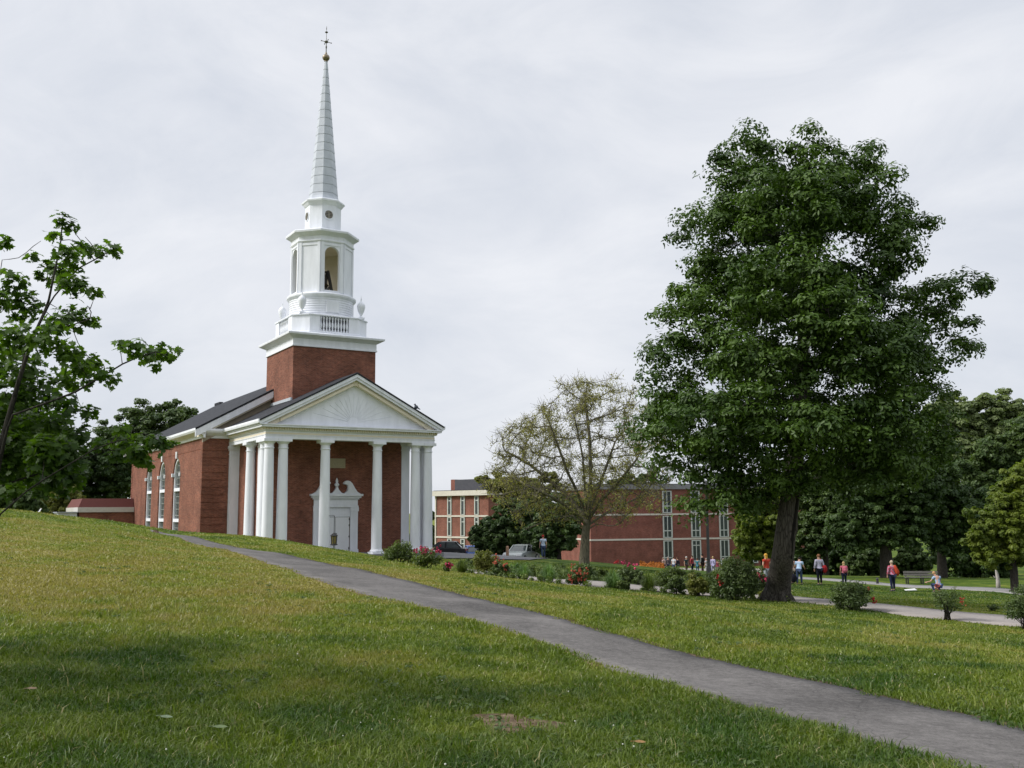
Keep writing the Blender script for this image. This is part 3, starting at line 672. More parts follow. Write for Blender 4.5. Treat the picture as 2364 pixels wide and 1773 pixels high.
# belfry: eight posts-and-panels with arched openings on the four main faces
def octpts(R): return [(R*math.cos(pi/8+pi/4*i), R*math.sin(pi/8+pi/4*i)) for i in range(8)]
Rb = 2.17; ap = Rb*math.cos(pi/8); side = 2*Rb*math.sin(pi/8)
for i in range(8):
    a = pi/4*i-pi/2; Mx = Matrix.Translation((H,6.56,0)) @ Matrix.Rotation(a+pi/2, 4, 'Z') @ Matrix(((1,0,0,0),(0,0,-1,-ap+.14),(0,1,0,0),(0,0,0,1)))
    hw = side/2-.002
    holes = [arch(0, 1.06, 17.96, 20.55)] if i % 2 == 0 else []
    plate('belfry_wall', [(-hw,17.78),(hw,17.78),(hw,21.5),(-hw,21.5)], holes, .28, Mx, WHT, B_)
    Rm = Matrix.Translation((H,6.56,0)) @ Matrix.Rotation(a+pi/2, 4, 'Z')
    mb = MB()
    for e in (-1, 1): mb.box(e*(hw-.13)-.1,-ap-.06,17.80,e*(hw-.13)+.1,-ap+.0,21.35)
    mb.box(-hw+.02,-ap-.04,21.14,hw-.02,-ap,21.30); 
    o = mb.build('belfry_pilaster', WHT, B_); o.data.transform(Rm)
    # cream lining inside
    Mi = Matrix.Translation((H,6.56,0)) @ Matrix.Rotation(a+pi/2, 4, 'Z') @ Matrix(((1,0,0,0),(0,0,-1,-ap+.30),(0,1,0,0),(0,0,0,1)))
    plate('belfry_lining', [(-hw+.1,17.79),(hw-.1,17.79),(hw-.1,21.4),(-hw+.1,21.4)], [arch(0,1.06,17.96,20.55)] if i % 2 == 0 else [], .02, Mi, CREAM, B_)
octring([(0,21.36),(.04,21.36),(.10,21.44),(.10,21.50),(.03,21.54),(.03,21.80),(.10,21.86),(.34,22.00),(.42,22.04),(.44,22.16),(.40,22.22),(-.7,22.46)], 'belfry_cornice', WHT, lambda o: octpts(Rb+o))
octring([(-.05,17.72),(-.05,17.80)], 'belfry_floor', CREAM, lambda o: octpts(Rb+o)); octring([(-.2,21.30),(-.2,21.355)], 'belfry_ceiling', CREAM, lambda o: octpts(Rb+o))
# bell in an A-frame
mb = MB()
for e in (-1, 1):
    mb.bar((H+e*.55,6.56-.75,17.80),(H+e*.40,6.56-.12,19.75),.16); mb.bar((H+e*.55,6.56+.75,17.80),(H+e*.40,6.56+.12,19.75),.16); mb.bar((H+e*.50,6.56-.5,18.55),(H+e*.50,6.56+.5,18.55),.14)
    mb.bar((H+e*.40,6.56-.2,19.75),(H+e*.40,6.56+.2,19.75),.14)
mb.bar((H-.45,6.56,19.72),(H+.45,6.56,19.72),.12); mb.bar((H-.6,6.56-.75,17.9),(H+.6,6.56-.75,17.9),.12); mb.bar((H-.6,6.56+.75,17.9),(H+.6,6.56+.75,17.9),.12)
fr = mb.build('bell_frame', DARKM, B_)
mb = MB(); mb.lathe([(.05,19.68),(.20,19.62),(.27,19.45),(.30,19.15),(.38,18.85),(.50,18.70),(.46,18.68),(.0,18.8)], (H,6.56), 20, cap=False); mb.build('bell', pm('bell_bronze',(.05,.04,.03),(.08,.065,.04),6,.4,.5,metal=.7), fr, True)
# lantern
Rl = 1.27
octring([(.22,22.40),(.24,22.52),(.06,22.60),(0,22.62),(0,24.32),(.08,24.40),(.20,24.56),(.26,24.60),(.27,24.70),(.20,24.76),(-.1,24.84)], 'lantern', WHT, lambda o: octpts(Rl+o))
apl = Rl*math.cos(pi/8)
for i in (0, 2, 4, 6):
    a = pi/4*i; Rm = Matrix.Translation((H,6.56,0)) @ Matrix.Rotation(a, 4, 'Z')
    mb = MB(); n = 24; zc = 23.62
    for r0, r1, y0, y1 in ((.30,.37,-apl-.05,-apl+.02),):
        vs = []; 
        for k in range(n):
            c, s_ = math.cos(2*pi*k/n), math.sin(2*pi*k/n); vs += [(r0*c,y0,zc+r0*s_),(r1*c,y0,zc+r1*s_),(r1*c,y1,zc+r1*s_),(r0*c,y1,zc+r0*s_)]
        fs = []
        for k in range(n):
            k2 = (k+1) % n
            for q in range(4): fs.append((k*4+q, k2*4+q, k2*4+(q+1) % 4, k*4+(q+1) % 4))
        mb.add(vs, fs)
    mb.v = [Rm @ Vector(v) for v in mb.v]; lo = mb.build('louvre', WHT, B_, False, auto=40)
    mb = MB(); mb.prism([(.31*math.cos(2*pi*k/n), zc+.31*math.sin(2*pi*k/n)) for k in range(n)], -apl-.006, -apl-.003, 'y'); mb.v = [Rm @ Vector(v) for v in mb.v]; mb.build('louvre_back', DARKM, lo)
    mb = MB()
    for k in range(5):
        z = zc-.22+k*.11; hw = math.sqrt(.3**2-(z-zc)**2); mb.hexa([(-hw,-apl-.045,z-.03),(hw,-apl-.045,z-.03),(hw,-apl-.01,z+.01),(-hw,-apl-.01,z+.01),(-hw,-apl-.045,z-.015),(hw,-apl-.045,z-.015),(hw,-apl-.01,z+.025),(-hw,-apl-.01,z+.025)])
    mb.box(-.02,-apl-.05,zc-.3,.02,-apl-.012,zc+.3)
    mb.v = [Rm @ Vector(v) for v in mb.v]; mb.build('louvre_slat', pm('louvre_tan',(.36,.33,.27),(.28,.26,.2),6) if 'louvre_tan' not in bpy.data.materials else bpy.data.materials['louvre_tan'], lo)
# spire in lapped courses
pr = [(.20,24.84),(.12,24.95),(.04,25.15),(.0,25.35)]; mb = None
z0, z1, r0, r1 = 25.35, 35.55, 1.02, .115; prof = [(1.22,24.80),(1.13,24.92),(1.06,25.10)]; nC = 16; 
for k in range(nC):
    za_ = z0+(z1-z0)*k/nC; zb_ = z0+(z1-z0)*(k+1)/nC; ra = r0+(r1-r0)*k/nC; rb = r0+(r1-r0)*(k+1)/nC
    prof += [(ra-.006,za_),(ra+.010,za_+.004),(ra+.009,za_+.03),(rb,zb_-.012)]
prof += [(.10,35.56)]
mb = MB(); mb.lathe(prof, (H,6.56), 8, pi/8); mb.build('spire', LEAD, B_)
prof_seam = MB()
for k in range(nC):
    za_ = z0+(z1-z0)*k/nC; ra = r0+(r1-r0)*k/nC
    prof_seam.lathe([(ra+.004,za_-.022),(ra+.009,za_-.022),(ra+.009,za_+.0),(ra+.004,za_+.0)], (H,6.56), 8, pi/8, cap=False)
prof_seam.build('spire_seam', pm('seam_grey',(.30,.32,.36),(.26,.28,.32),4), B_)
mb = MB(); mb.ball((H,6.56,35.87), (.27,.27,.26), 18, 12); mb.lathe([(.12,35.54),(.14,35.58),(.10,35.64)], (H,6.56), 14); mb.lathe([(.10,36.08),(.06,36.16),(.09,36.22),(.03,36.30)], (H,6.56), 14); mb.build('finial_ball', pm('tarnished_gilt',(.28,.22,.14),(.17,.14,.10),5,.4,.5,metal=.5), B_, True)
mb = MB(); mb.tube([(H,6.56,36.25),(H,6.56,38.32)], [.035,.012], 8); mb.ball((H,6.56,36.7),(.06,.06,.16)); mb.ball((H,6.56,37.10),(.15,.15,.09)); mb.ball((H,6.56,37.85),(.12,.12,.05)); mb.ball((H,6.56,38.15),(.03,.03,.12))
mb.tube([(H-.38,6.56,37.10),(H+.38,6.56,37.10)],.022,6); mb.tube([(H,6.56-.38,37.10),(H,6.56+.38,37.10)],.022,6)
for e in (-1, 1): mb.ball((H+e*.38,6.56,37.10),.045,8,6); mb.ball((H,6.56+e*.38,37.10),.045,8,6)
mb.build('weathervane', pm('vane_metal',(.16,.15,.13),(.10,.10,.09),6,.4,.5,metal=.4), B_, True)
# doorway
yd = Dd; cxd = 5.72
sur = MB(); 
for e in (-1, 1): sur.box(cxd+e*1.28-.26, yd-.16, -.0, cxd+e*1.28+.26, yd-.002, 2.98)
sur.box(cxd-1.56, yd-.20, 2.98, cxd+1.56, yd-.002, 3.10); sur.box(cxd-1.52, yd-.16, 3.10, cxd+1.52, yd-.002, 3.50)
sur.box(cxd-1.60, yd-.24, 3.50, cxd+1.60, yd-.002, 3.60); sur.box(cxd-1.70, yd-.34, 3.60, cxd+1.70, yd-.002, 3.72); sur.box(cxd-1.80, yd-.44, 3.72, cxd+1.80, yd-.002, 3.86)
ds = sur.build('door_surround', WHT, B_, bevel=.015)
mb = MB()
for e in (-1, 1):
    mb.box(cxd+e*1.28-.30, yd-.20, 2.72, cxd+e*1.28+.30, yd-.16, 2.98); mb.box(cxd+e*1.28-.30, yd-.20, 0, cxd+e*1.28+.30, yd-.16, .22)
mb.build('surround_capital', WHT, ds)
# broken scroll pediment over the door
Mf = Matrix(((1,0,0,0),(0,0,-1,yd-.2),(0,1,0,0),(0,0,0,1)))
for e in (-1, 1):
    pl = [(1.66,3.861),(1.42,4.00),(1.24,4.24),(1.05,4.56),(.90,4.70),(.72,4.75),(.55,4.70),(.46,4.58),(.52,4.50),(.64,4.50),(.74,4.44),(.78,4.28),(.72,4.06),(.60,3.95),(.45,3.90),(.40,3.861)]
    pl = [(cxd+e*a, b) for a, b in pl]; pl = pl if e == 1 else pl[::-1]
    plate('scroll', pl, [], .28, Mf, WHT, ds)
plate('finial_pedestal', [(cxd-.5,3.861),(cxd+.5,3.861),(cxd+.3,3.95),(cxd+.12,4.15),(cxd+.05,4.32),(cxd-.05,4.32),(cxd-.12,4.15),(cxd-.3,3.95)], [], .2, Mf, WHT, ds)
mb = MB(); mb.lathe([(.06,4.32),(.13,4.40),(.17,4.48),(.12,4.56),(.06,4.62),(.10,4.70),(.06,4.82),(.02,4.92)], (cxd,yd-.2), 14); mb.build('finial', WHT, ds, False, auto=40)
dr = MB(); dr.box(cxd-1.01, yd-.06, 2.36, cxd+1.01, yd-.003, 2.97); dr.box(cxd-1.0, yd-.05, 0, cxd-.985, yd-.003, 2.36); dr.build('transom_panel', WHT, ds)
mb = MB(); mb.box(cxd-.8, yd-.075, 2.5, cxd+.8, yd-.062, 2.56); mb.box(cxd-.8, yd-.075, 2.8, cxd+.8, yd-.062, 2.86); mb.build('transom_moulding', WHT, ds)
DWH = pm('door_paint', (.74,.755,.78), (.70,.715,.74), 2, .4)
for e in (-1, 1):
    d_ = MB(); xa, xb = sorted((cxd+e*.012, cxd+e*.97)); d_.box(xa, yd-.055, .02, xb, yd-.004, 2.335); dl = d_.build('door', DWH, B_)
    p_ = MB()
    for z0_, z1_ in ((.16,.55),(.68,1.42),(1.55,2.2)):
        p_.box(xa+.12, yd-.066, z0_, xb-.12, yd-.057, z1_); p_.box(xa+.17, yd-.072, z0_+.05, xb-.17, yd-.0665, z1_-.05)
    p_.build('door_panel', DWH, dl)
    h_ = MB()
    for z in (.3, 1.06, 1.8, 2.2): h_.box(*sorted((cxd+e*.93, cxd+e*1.0))[:1], yd-.08, z-.06, sorted((cxd+e*.93, cxd+e*1.0))[1], yd-.056, z+.06)
    h_.build('hinge', DARKM, dl)
    h_ = MB(); h_.box(cxd+e*.06-.03, yd-.085, .92, cxd+e*.06+.03, yd-.056, 1.3); h_.tube([(cxd+e*.06,yd-.12,.98),(cxd+e*.06,yd-.12,1.24)], .015, 6); h_.build('handle', DARKM, dl)
mb = MB(); mb.box(cxd-.012,yd-.05,.02,cxd+.012,yd-.006,2.335); mb.box(cxd-.97,yd-.05,2.335,cxd+.97,yd-.006,2.36); mb.build('door_gap', DARKM, ds)
# stone tablet over the door
mb = MB(); mb.box(5.17,yd-.06,5.58,6.36,yd-.002,6.22); mb.build('stone_tablet', pm('tablet_stone',(.40,.35,.25),(.32,.28,.20),14,.8), B_, bevel=.02)
# lantern post by the steps
def church_pt(px, py, Y):      # point of the plane Y in church coordinates that the sight line meets, returned in world space
    R_ = Matrix.Rotation(-YAW,4,'Z'); a = R_.inverted() @ (Vector((0,0,EYE))-Vector(CH_LOC)); r_ = ray(px, py); d_ = R_.inverted() @ Vector(r_); k_ = (Y-a.y)/d_.y
    return Vector((0,0,EYE))+Vector(r_)*k_
lpp = church_pt(771, 1250, -1.25); lp = empty('lantern_post', (lpp.x, lpp.y, CH_LOC[2]-.6), -YAW, 'slim black post with a black lantern before the white church door', 'lamp post')
mb = MB(); mb.tube([(0,0,-.5),(0,0,1.25)],[.04,.03],8); mb.tube([(0,0,1.95),(0,0,3.05)],.022,8); mb.tube([(0,0,3.05),(-.35,0,3.05)],.018,6); mb.build('post', DARKM, lp)
mb = MB(); mb.lathe([(.10,1.25),(.24,1.28),(.24,1.32),(.17,1.36)], (0,0), 6); mb.lathe([(.17,1.80),(.26,1.84),(.12,1.96),(.03,2.02)], (0,0), 6)
for k in range(6):
    a = pi/3*k; mb.bar((.16*math.cos(a),.16*math.sin(a),1.34),(.19*math.cos(a),.19*math.sin(a),1.82),.03)
lt = mb.build('lantern_cage', DARKM, lp)
mb = MB(); mb.lathe([(.145,1.36),(.17,1.80)], (0,0), 6); mb.build('lantern_glass', pm('amber_glass',(.22,.18,.07),(.12,.10,.05),5,.15,.5), lp)
# small white post by the steps
wp = church_pt(816, 1276, -1.3); wp.z = CH_LOC[2]-.85
mb = MB(); mb.lathe([(.07,-.4),(.07,.75),(.10,.80),(.10,.86),(.05,.92)], (0,0), 10); o = mb.build('bollard', WHT, None, False, auto=40); o.location = wp; tag(o, 'short white bollard standing at the foot of the church steps', 'bollard')
# bird on the raking cornice
bp = Matrix.Translation(CH_LOC) @ Matrix.Rotation(-YAW,4,'Z') @ Vector((Wc-1.47,-.2,8.31+sl*1.97))
bd = MB(); bd.ball((0,0,.17),(.075,.12,.10),10,8); bd.ball((0,.07,.30),(.05,.055,.05),10,7); bd.tube([(0,.11,.30),(0,.16,.29)],[.014,.003],6); bd.tube([(0,-.08,.14),(0,-.24,.05)],[.045,.02],6); bd.tube([(.02,0,.1),(.02,0,-.02)],.008,5); bd.tube([(-.02,0,.1),(-.02,0,-.02)],.008,5); bd.tube([(0,.03,.22),(0,.07,.29)],[.06,.045],8)
o = bd.build('bird', pm('bird_slate',(.05,.06,.08),(.09,.10,.12),10), None, True); o.location = bp; o.rotation_euler = (0,0,1.9); o.scale = (1.15,1.15,1.3); tag(o, 'small dark bird perched on the right slope of the church pediment', 'bird')
# ------------------------------------------------------------------ buildings behind
BR2 = brick('dorm_brick', (.215,.070,.048), (.17,.052,.038), (.19,.13,.11)); DTRIM = pm('pale_trim', (.58,.55,.48), (.50,.47,.41), 3, .7)
FRM = pm('window_frame', (.50,.53,.50), (.44,.47,.44), 3, .5)
def dorm_window(root, x, z0, z1, w, double=True, door=False):
    f = MB(); t_ = .16
    f.box(x-w/2,-.14,z0,x-w/2+t_,.02,z1); f.box(x+w/2-t_,-.14,z0,x+w/2,.02,z1); f.box(x-w/2+t_,-.12,z1-.12,x+w/2-t_,.02,z1); f.box(x-w/2+t_,-.12,z0,x+w/2-t_,.02,z0+.1)
    fo = f.build('door' if door else 'window', FRM, root)
    g = MB(); g.box(x-w/2+t_,-.03,z0+.1,x+w/2-t_,-.005,z1-.12); g.build('pane', GLS, fo)
    b = MB(); zs = [z0+.85] if double and not door else [z1-.75]
    for z in zs: b.box(x-w/2+t_,-.08,z,x+w/2-t_,-.031,z+.12)
    if double: b.box(x-.05,-.075,z0+.1,x+.05,-.032,z1-.12)
    if door: b.box(x-w/2+t_,-.07,z0+.1,x+w/2-t_,-.033,z0+.5)
    b.build('glazing_bar', FRM, fo)
# long dormitory
p0 = at(1365,1303,127); rz = math.atan2(5.0, 21.3)
dm = empty('dormitory', (p0.x,p0.y,-5.7), rz, 'long three-storey brick dormitory with paired white windows behind the flower bed', 'building')
mb = MB(); mb.box(0,.0,-1.0,34,14,10.1); mb.build('wall', BR2, dm)
for z in (3.27, 6.5):
    mb = MB(); mb.box(-.04,-.08,z,34,.0-.001,z+.22); mb.box(-.08,-.08,z,-.001,14,z+.22); mb.build('string_course', DTRIM, dm)
mb = MB(); mb.box(-.35,-.35,9.9,34.3,14.3,10.55); mb.build('fascia', pm('grey_fascia',(.22,.22,.23),(.17,.17,.18),4), dm); mb = MB(); mb.box(-.2,-.2,10.551,34,14,10.62); mb.build('roof', SLATE, dm)
for k, px in enumerate((1541.5, 1606.5, 1671.5, 1737, 1800)):
    r, f_, u = ray(px, 1240); c, s_ = math.cos(rz), math.sin(rz); q = r/f_      # where this column of the view meets the facade
    tt = (p0.x-q*p0.y)/(q*s_-c); 
    for j, (z0, z1) in enumerate(((.05,3.2),(3.55,6.4),(6.78,9.7))): dorm_window(dm, tt, z0, z1, 1.32, True, j == 0 and k == 1)
# short wing further back
p1 = at(1005,1285,150); p1b = at(1128,1285,143); rz1 = math.atan2(p1b.y-p1.y, p1b.x-p1.x); ln = math.hypot(p1b.x-p1.x, p1b.y-p1.y)
d2 = empty('dormitory_wing', (p1.x,p1.y,-5.7), rz1, 'three-storey brick building with narrow white windows seen just right of the church columns', 'building')
mb = MB(); mb.box(0,0,-1,ln,12,9.85); mb.build('wall', brick('wing_brick', (.235,.085,.06), (.19,.066,.047), (.2,.14,.11)), d2)
for z in (3.2, 6.35):
    mb = MB(); mb.box(-.05,-.12,z,ln,-.001,z+.24); mb.build('string_course', DTRIM, d2)
mb = MB(); mb.box(-.3,-.6,9.5,ln+.3,12.3,10.25); mb.build('fascia', DTRIM, d2)
mb = MB(); mb.box(-.1,-.35,10.251,ln+.1,12,10.33); mb.build('roof', SLATE, d2)
mb = MB(); mb.box(-.1,3.5,10.331,.75,8,12.1); mb.box(.751,3.5,10.331,6.5,8,12.05); mb.m = [0]*6+[1]*6; mb.build('penthouse', [BR2, pm('penthouse_slate',(.055,.057,.068),(.07,.07,.08),3,.7)], d2)
mb = MB(); mb.box(0,-.14,-1,.22,-.001,9.5); mb.build('corner_trim', DTRIM, d2)
for px in (1039.5, 1070.5, 1102.3):
    u = (px-1005)/(1128-1005)*ln
    for z0, z1 in ((.05,3.1),(3.5,6.3),(6.65,9.45)):
        dorm_window(d2, u, z0, z1, .84, False)
# low annex behind the nave
an = empty('annex_building', CH_LOC, -YAW, 'low brick annex with white fascia band at the far left end of the church', 'building')
mb = MB(); mb.box(-6.2,33.0,-2,-1.76,41,2.79); mb.build('wall', BRK, an)
mb = MB(); mb.box(-6.35,32.85,2.791,-1.765,41.1,3.22); mb.build('fascia', pm('annex_band',(.50,.49,.46),(.44,.43,.40),4), an)
mb = MB(); mb.hexa([(-6.3,32.9,3.221),(-1.77,32.9,3.221),(-1.77,41,3.221),(-6.3,41,3.221),(-5.95,33.4,3.98),(-1.77,33.4,3.98),(-1.77,40.6,3.98),(-5.95,40.6,3.98)]); mb.build('roof', pm('red_roof',(.13,.042,.036),(.10,.033,.03),4,.85,stretch=(1,1,8)), an)
sh = empty('white_shed', CH_LOC, -YAW, 'small white shed standing against the left end of the low brick annex', 'shed')
mb = MB(); mb.box(-7.9,32.6,-2,-6.42,35.5,2.75); mb.build('wall', pm('shed_white',(.50,.52,.56),(.42,.44,.48),3), sh)
mb = MB(); mb.box(-8.0,32.5,2.751,-6.4,35.6,2.84); mb.build('roof', pm('shed_roof',(.30,.32,.35),(.26,.28,.31),4), sh)
mb = MB(); mb.box(-7.5,32.57,-.2,-6.8,32.599,1.9); mb.build('door', pm('shed_grey',(.35,.37,.4),(.3,.32,.35),4), sh)
# ------------------------------------------------------------------ cars
TYRE = pm('tyre_rubber', (.02,.02,.02), (.03,.03,.03), 20, .85); RIM = pm('rim_metal', (.45,.46,.48), (.38,.39,.4), 10, .3, .5, metal=.8)
def car(px, d, rz, col, label, z_add=0):
    p = onground(px, d); root = empty('parked_car', (p.x,p.y,p.z+.05), rz, label, 'car', 'cars parked behind the flower bed')
    paint = pm('car_paint_'+str(px), col, tuple(c*.9 for c in col), 2, .25, .5, 0, 0)
    side = [(-2.15,.35),(-2.2,.62),(-2.12,.86),(-1.55,.93),(1.05,.95),(1.9,.86),(2.2,.68),(2.25,.42),(2.1,.28),(-2.0,.28)]
    mb = MB(); mb.prism([(a,b) for a,b in side], -.88, .88, 'x'); body = mb.build('body', paint, root, bevel=.06)
    mb = MB(); lo = [(-.78,-1.75,.925),(.78,-1.75,.925),(.78,.95,.945),(-.78,.95,.945)]; hi = [(-.62,-1.2,1.42),(.62,-1.2,1.42),(.62,.2,1.42),(-.62,.2,1.42)]
    mb.hexa(lo+hi); mb.build('window', GLS, root, bevel=.03)
    mb = MB(); mb.hexa([(-.64,-1.28,1.40),(.64,-1.28,1.40),(.64,.28,1.40),(-.64,.28,1.40),(-.56,-1.1,1.47),(.56,-1.1,1.47),(.56,.1,1.47),(-.56,.1,1.47)])
    for sx_ in (-1, 1):
        mb.bar((sx_*.78,.93,.94),(sx_*.63,.22,1.43),.07); mb.bar((sx_*.78,-1.73,.92),(sx_*.63,-1.22,1.43),.09); mb.bar((sx_*.795,-.35,.94),(sx_*.635,-.4,1.43),.07)
    mb.build('roof', paint, root)
    for sx_ in (-1, 1):
        for y in (-1.35, 1.4):
            w = MB(); w.lathe([(.2,-.1),(.3,-.1),(.33,-.06),(.33,.06),(.3,.1),(.2,.1)], n=20); w.v = [(sx_*.82+z, y+a, .33+b) for a, b, z in w.v]; wo = w.build('wheel', TYRE, root)
            w = MB(); w.lathe([(.05,-.105),(.2,-.102),(.2,.102),(.05,.105)], n=12); w.v = [(sx_*.82+z, y+a, .33+b) for a, b, z in w.v]; w.build('rim', RIM, wo)
        h = MB(); h.box(sx_*.62-.18,2.14,.62,sx_*.62+.18,2.235,.76); h.build('headlight', pm('lamp_glass',(.7,.72,.74),(.6,.62,.64),5,.1) if 'lamp_glass' not in bpy.data.materials else bpy.data.materials['lamp_glass'], root)
        h = MB(); h.box(sx_*.66-.16,-2.21,.64,sx_*.66+.16,-2.12,.80); h.build('taillight', pm('tail_red',(.4,.02,.02),(.3,.015,.015),5,.2) if 'tail_red' not in bpy.data.materials else bpy.data.materials['tail_red'], root)
    return root
car(1091, 92, .2, (.03,.09,.32), 'blue car parked behind the olive flowering shrub near the dormitory wing')
car(1203, 84, 2.75, (.30,.33,.33), 'silver-grey car with dark windscreen under the dark round tree')
car(1022, 88, 1.5, (.015,.016,.018), 'black car parked low behind the pink roses by the church corner')
# ------------------------------------------------------------------ street furniture
p = onground(1632, 60); lamp = empty('street_lamp', p, 0, 'tall black lamp post rising into the lower leaves of the big maple', 'street lamp')
mb = MB(); mb.lathe([(.16,-.3),(.16,.5),(.12,.6),(.095,.7),(.085,3.0),(.075,5.0)], (0,0), 12); mb.build('post', DARKM, lamp, False, auto=40)
mb = MB(); mb.lathe([(.08,5.0),(.20,5.05),(.22,5.1),(.26,5.5),(.30,5.55),(.16,5.75),(.03,5.85)], (0,0), 8); mb.build('lamp_head', DARKM, lamp, False)
p = onground(2119, 66); bn = empty('park_bench', (p.x,p.y,p.z), -.12, 'long weathered grey bench beside the far park road', 'bench')
WOOD = pm('weathered_wood', (.19,.18,.165), (.12,.115,.105), 9, .85, stretch=(1,8,8))
mb = MB()
for k in range(3): mb.box(-1.1,-.24+k*.16,.42,1.1,-.11+k*.16,.46)
mb.build('seat', WOOD, bn)
mb = MB()
for k in range(2): mb.box(-1.1,.26,.52+k*.17,1.1,.30,.65+k*.17)
mb.build('backrest', WOOD, bn)
for sx_ in (-1, 0, 1):
    mb = MB(); mb.box(sx_*.95-.04,-.24,-.1,sx_*.95+.04,-.16,.419); mb.bar((sx_*.95,.24,-.1),(sx_*.95,.34,.84),.07); mb.box(sx_*.95-.04,-.16,.34,sx_*.95+.04,.24,.41); mb.build('leg', DARKM, bn)
p = onground(2292, 62); mb = MB(); mb.tube([(0,0,-.1),(.01,0,.4),(.0,.02,.8),(-.05,.02,1.1),(-.09,.0,1.35)],[.15,.12,.10,.06,.012],9); st = mb.build('tree_stump', pm('bleached_wood',(.42,.39,.36),(.30,.27,.25),7,.85,stretch=(4,4,1)), None, True)
mb = MB(); mb.tube([(-.08,.02,.62),(-.19,.02,.70),(-.24,.02,.78)],[.05,.03,.01],6); mb.build('branch_stub', bpy.data.materials['bleached_wood'], st, True)
st.location = (p.x,p.y,p.z); tag(st, 'pale splintered tree stump at the edge of the dark trees on the right', 'tree stump')
p = hit(2102, 1365.5); mb = MB(); mb.hexa([(-.33,-.2,0),(.30,-.22,.02),(.34,.2,.05),(-.28,.22,.02),(-.33,-.2,.02),(.30,-.22,.04),(.34,.2,.10),(-.28,.22,.04)]); o = mb.build('sheet', pm('white_paper',(.75,.75,.72),(.68,.68,.66),4)); o.location = (p.x,p.y,p.z+.06); tag(o, 'crumpled white sheet lying on the lawn right of the person in the red patterned top', 'litter')
p = hit(2026, 1349); mb = MB(); mb.lathe([(.09,-.1),(.08,.34),(.10,.36),(.05,.42)], (0,0), 10); o = mb.build('bollard', DARKM); o.location = p; tag(o, 'short dark bollard at the near edge of the far park road', 'bollard')
p = onground(1171, 80); mb = MB(); mb.lathe([(.13,-.2),(.11,1.0),(.07,1.06)], (0,0), 10); o = mb.build('wooden_post', pm('tan_wood',(.36,.22,.14),(.28,.17,.11),8)); o.location = p; tag(o, 'slim tan wooden post left of the silver-grey car', 'post')
a_, b_ = onground(1470, 99), onground(1534, 99); mb = MB(); mb.bar((0,0,.0),(b_.x-a_.x,b_.y-a_.y,b_.z-a_.z),.35,1.0); o = mb.build('retaining_wall', STONE); o.location = a_+Vector((0,0,.12)); tag(o, 'low grey wall in front of the long dormitory', 'wall')
# ------------------------------------------------------------------ vegetation
def bark(name, a, b, sc=6):
    m, t, o = nt(name); v = objco(t); mp = t.nodes.new('ShaderNodeMapping'); mp.inputs['Scale'].default_value = (3.2,3.2,.55); t.links.new(v, mp.inputs[0])
    n = noise(t, sc, 6, .7, mp.outputs[0], .8); vo = t.nodes.new('ShaderNodeTexVoronoi'); vo.feature = 'DISTANCE_TO_EDGE'; vo.inputs['Scale'].default_value = sc*.7; t.links.new(mp.outputs[0], vo.inputs['Vector'])
    f = mathn(t, 'MULTIPLY', n, remap(t, vo.outputs['Distance'], 0, .12, .45, 1))
    bsdf(t, o, mixc(t, remap(t, f, .2, .6), a, b), .9, .15, f, .9, .05); return m
BARK = bark('maple_bark', (.025,.022,.019), (.105,.095,.082)); BARK2 = bark('dark_bark', (.02,.018,.015), (.06,.053,.045)); BARK3 = bark('lichen_bark', (.055,.05,.038), (.17,.155,.11), 5)
TPL = {
 'quad': (np.array([(-1,0,0),(1,0,-.12),(.05,.58,.16),(.05,-.58,.16)]), [(0,1,2),(1,0,3)]),
 'oval': (np.array([(-1,0,0),(-.35,.42,.1),(.45,.36,.06),(1,0,-.15),(.45,-.36,.06),(-.35,-.42,.1)]), [(0,3,2,1),(3,0,5,4)]),
 'maple': (np.array([(0,0,0),(-1.05,0,.02),(-.62,.50,.10),(-.28,.34,.05),(.02,.92,.12),(.28,.42,.04),(.62,.58,.06),(.60,.24,.0),(1.12,0,-.16),(.60,-.24,.0),(.62,-.58,.06),(.28,-.42,.04),(.02,-.92,.12),(-.28,-.34,.05),(-.62,-.50,.10)]), [(0,i,i+1) for i in range(1,14)]+[(0,14,1)])}
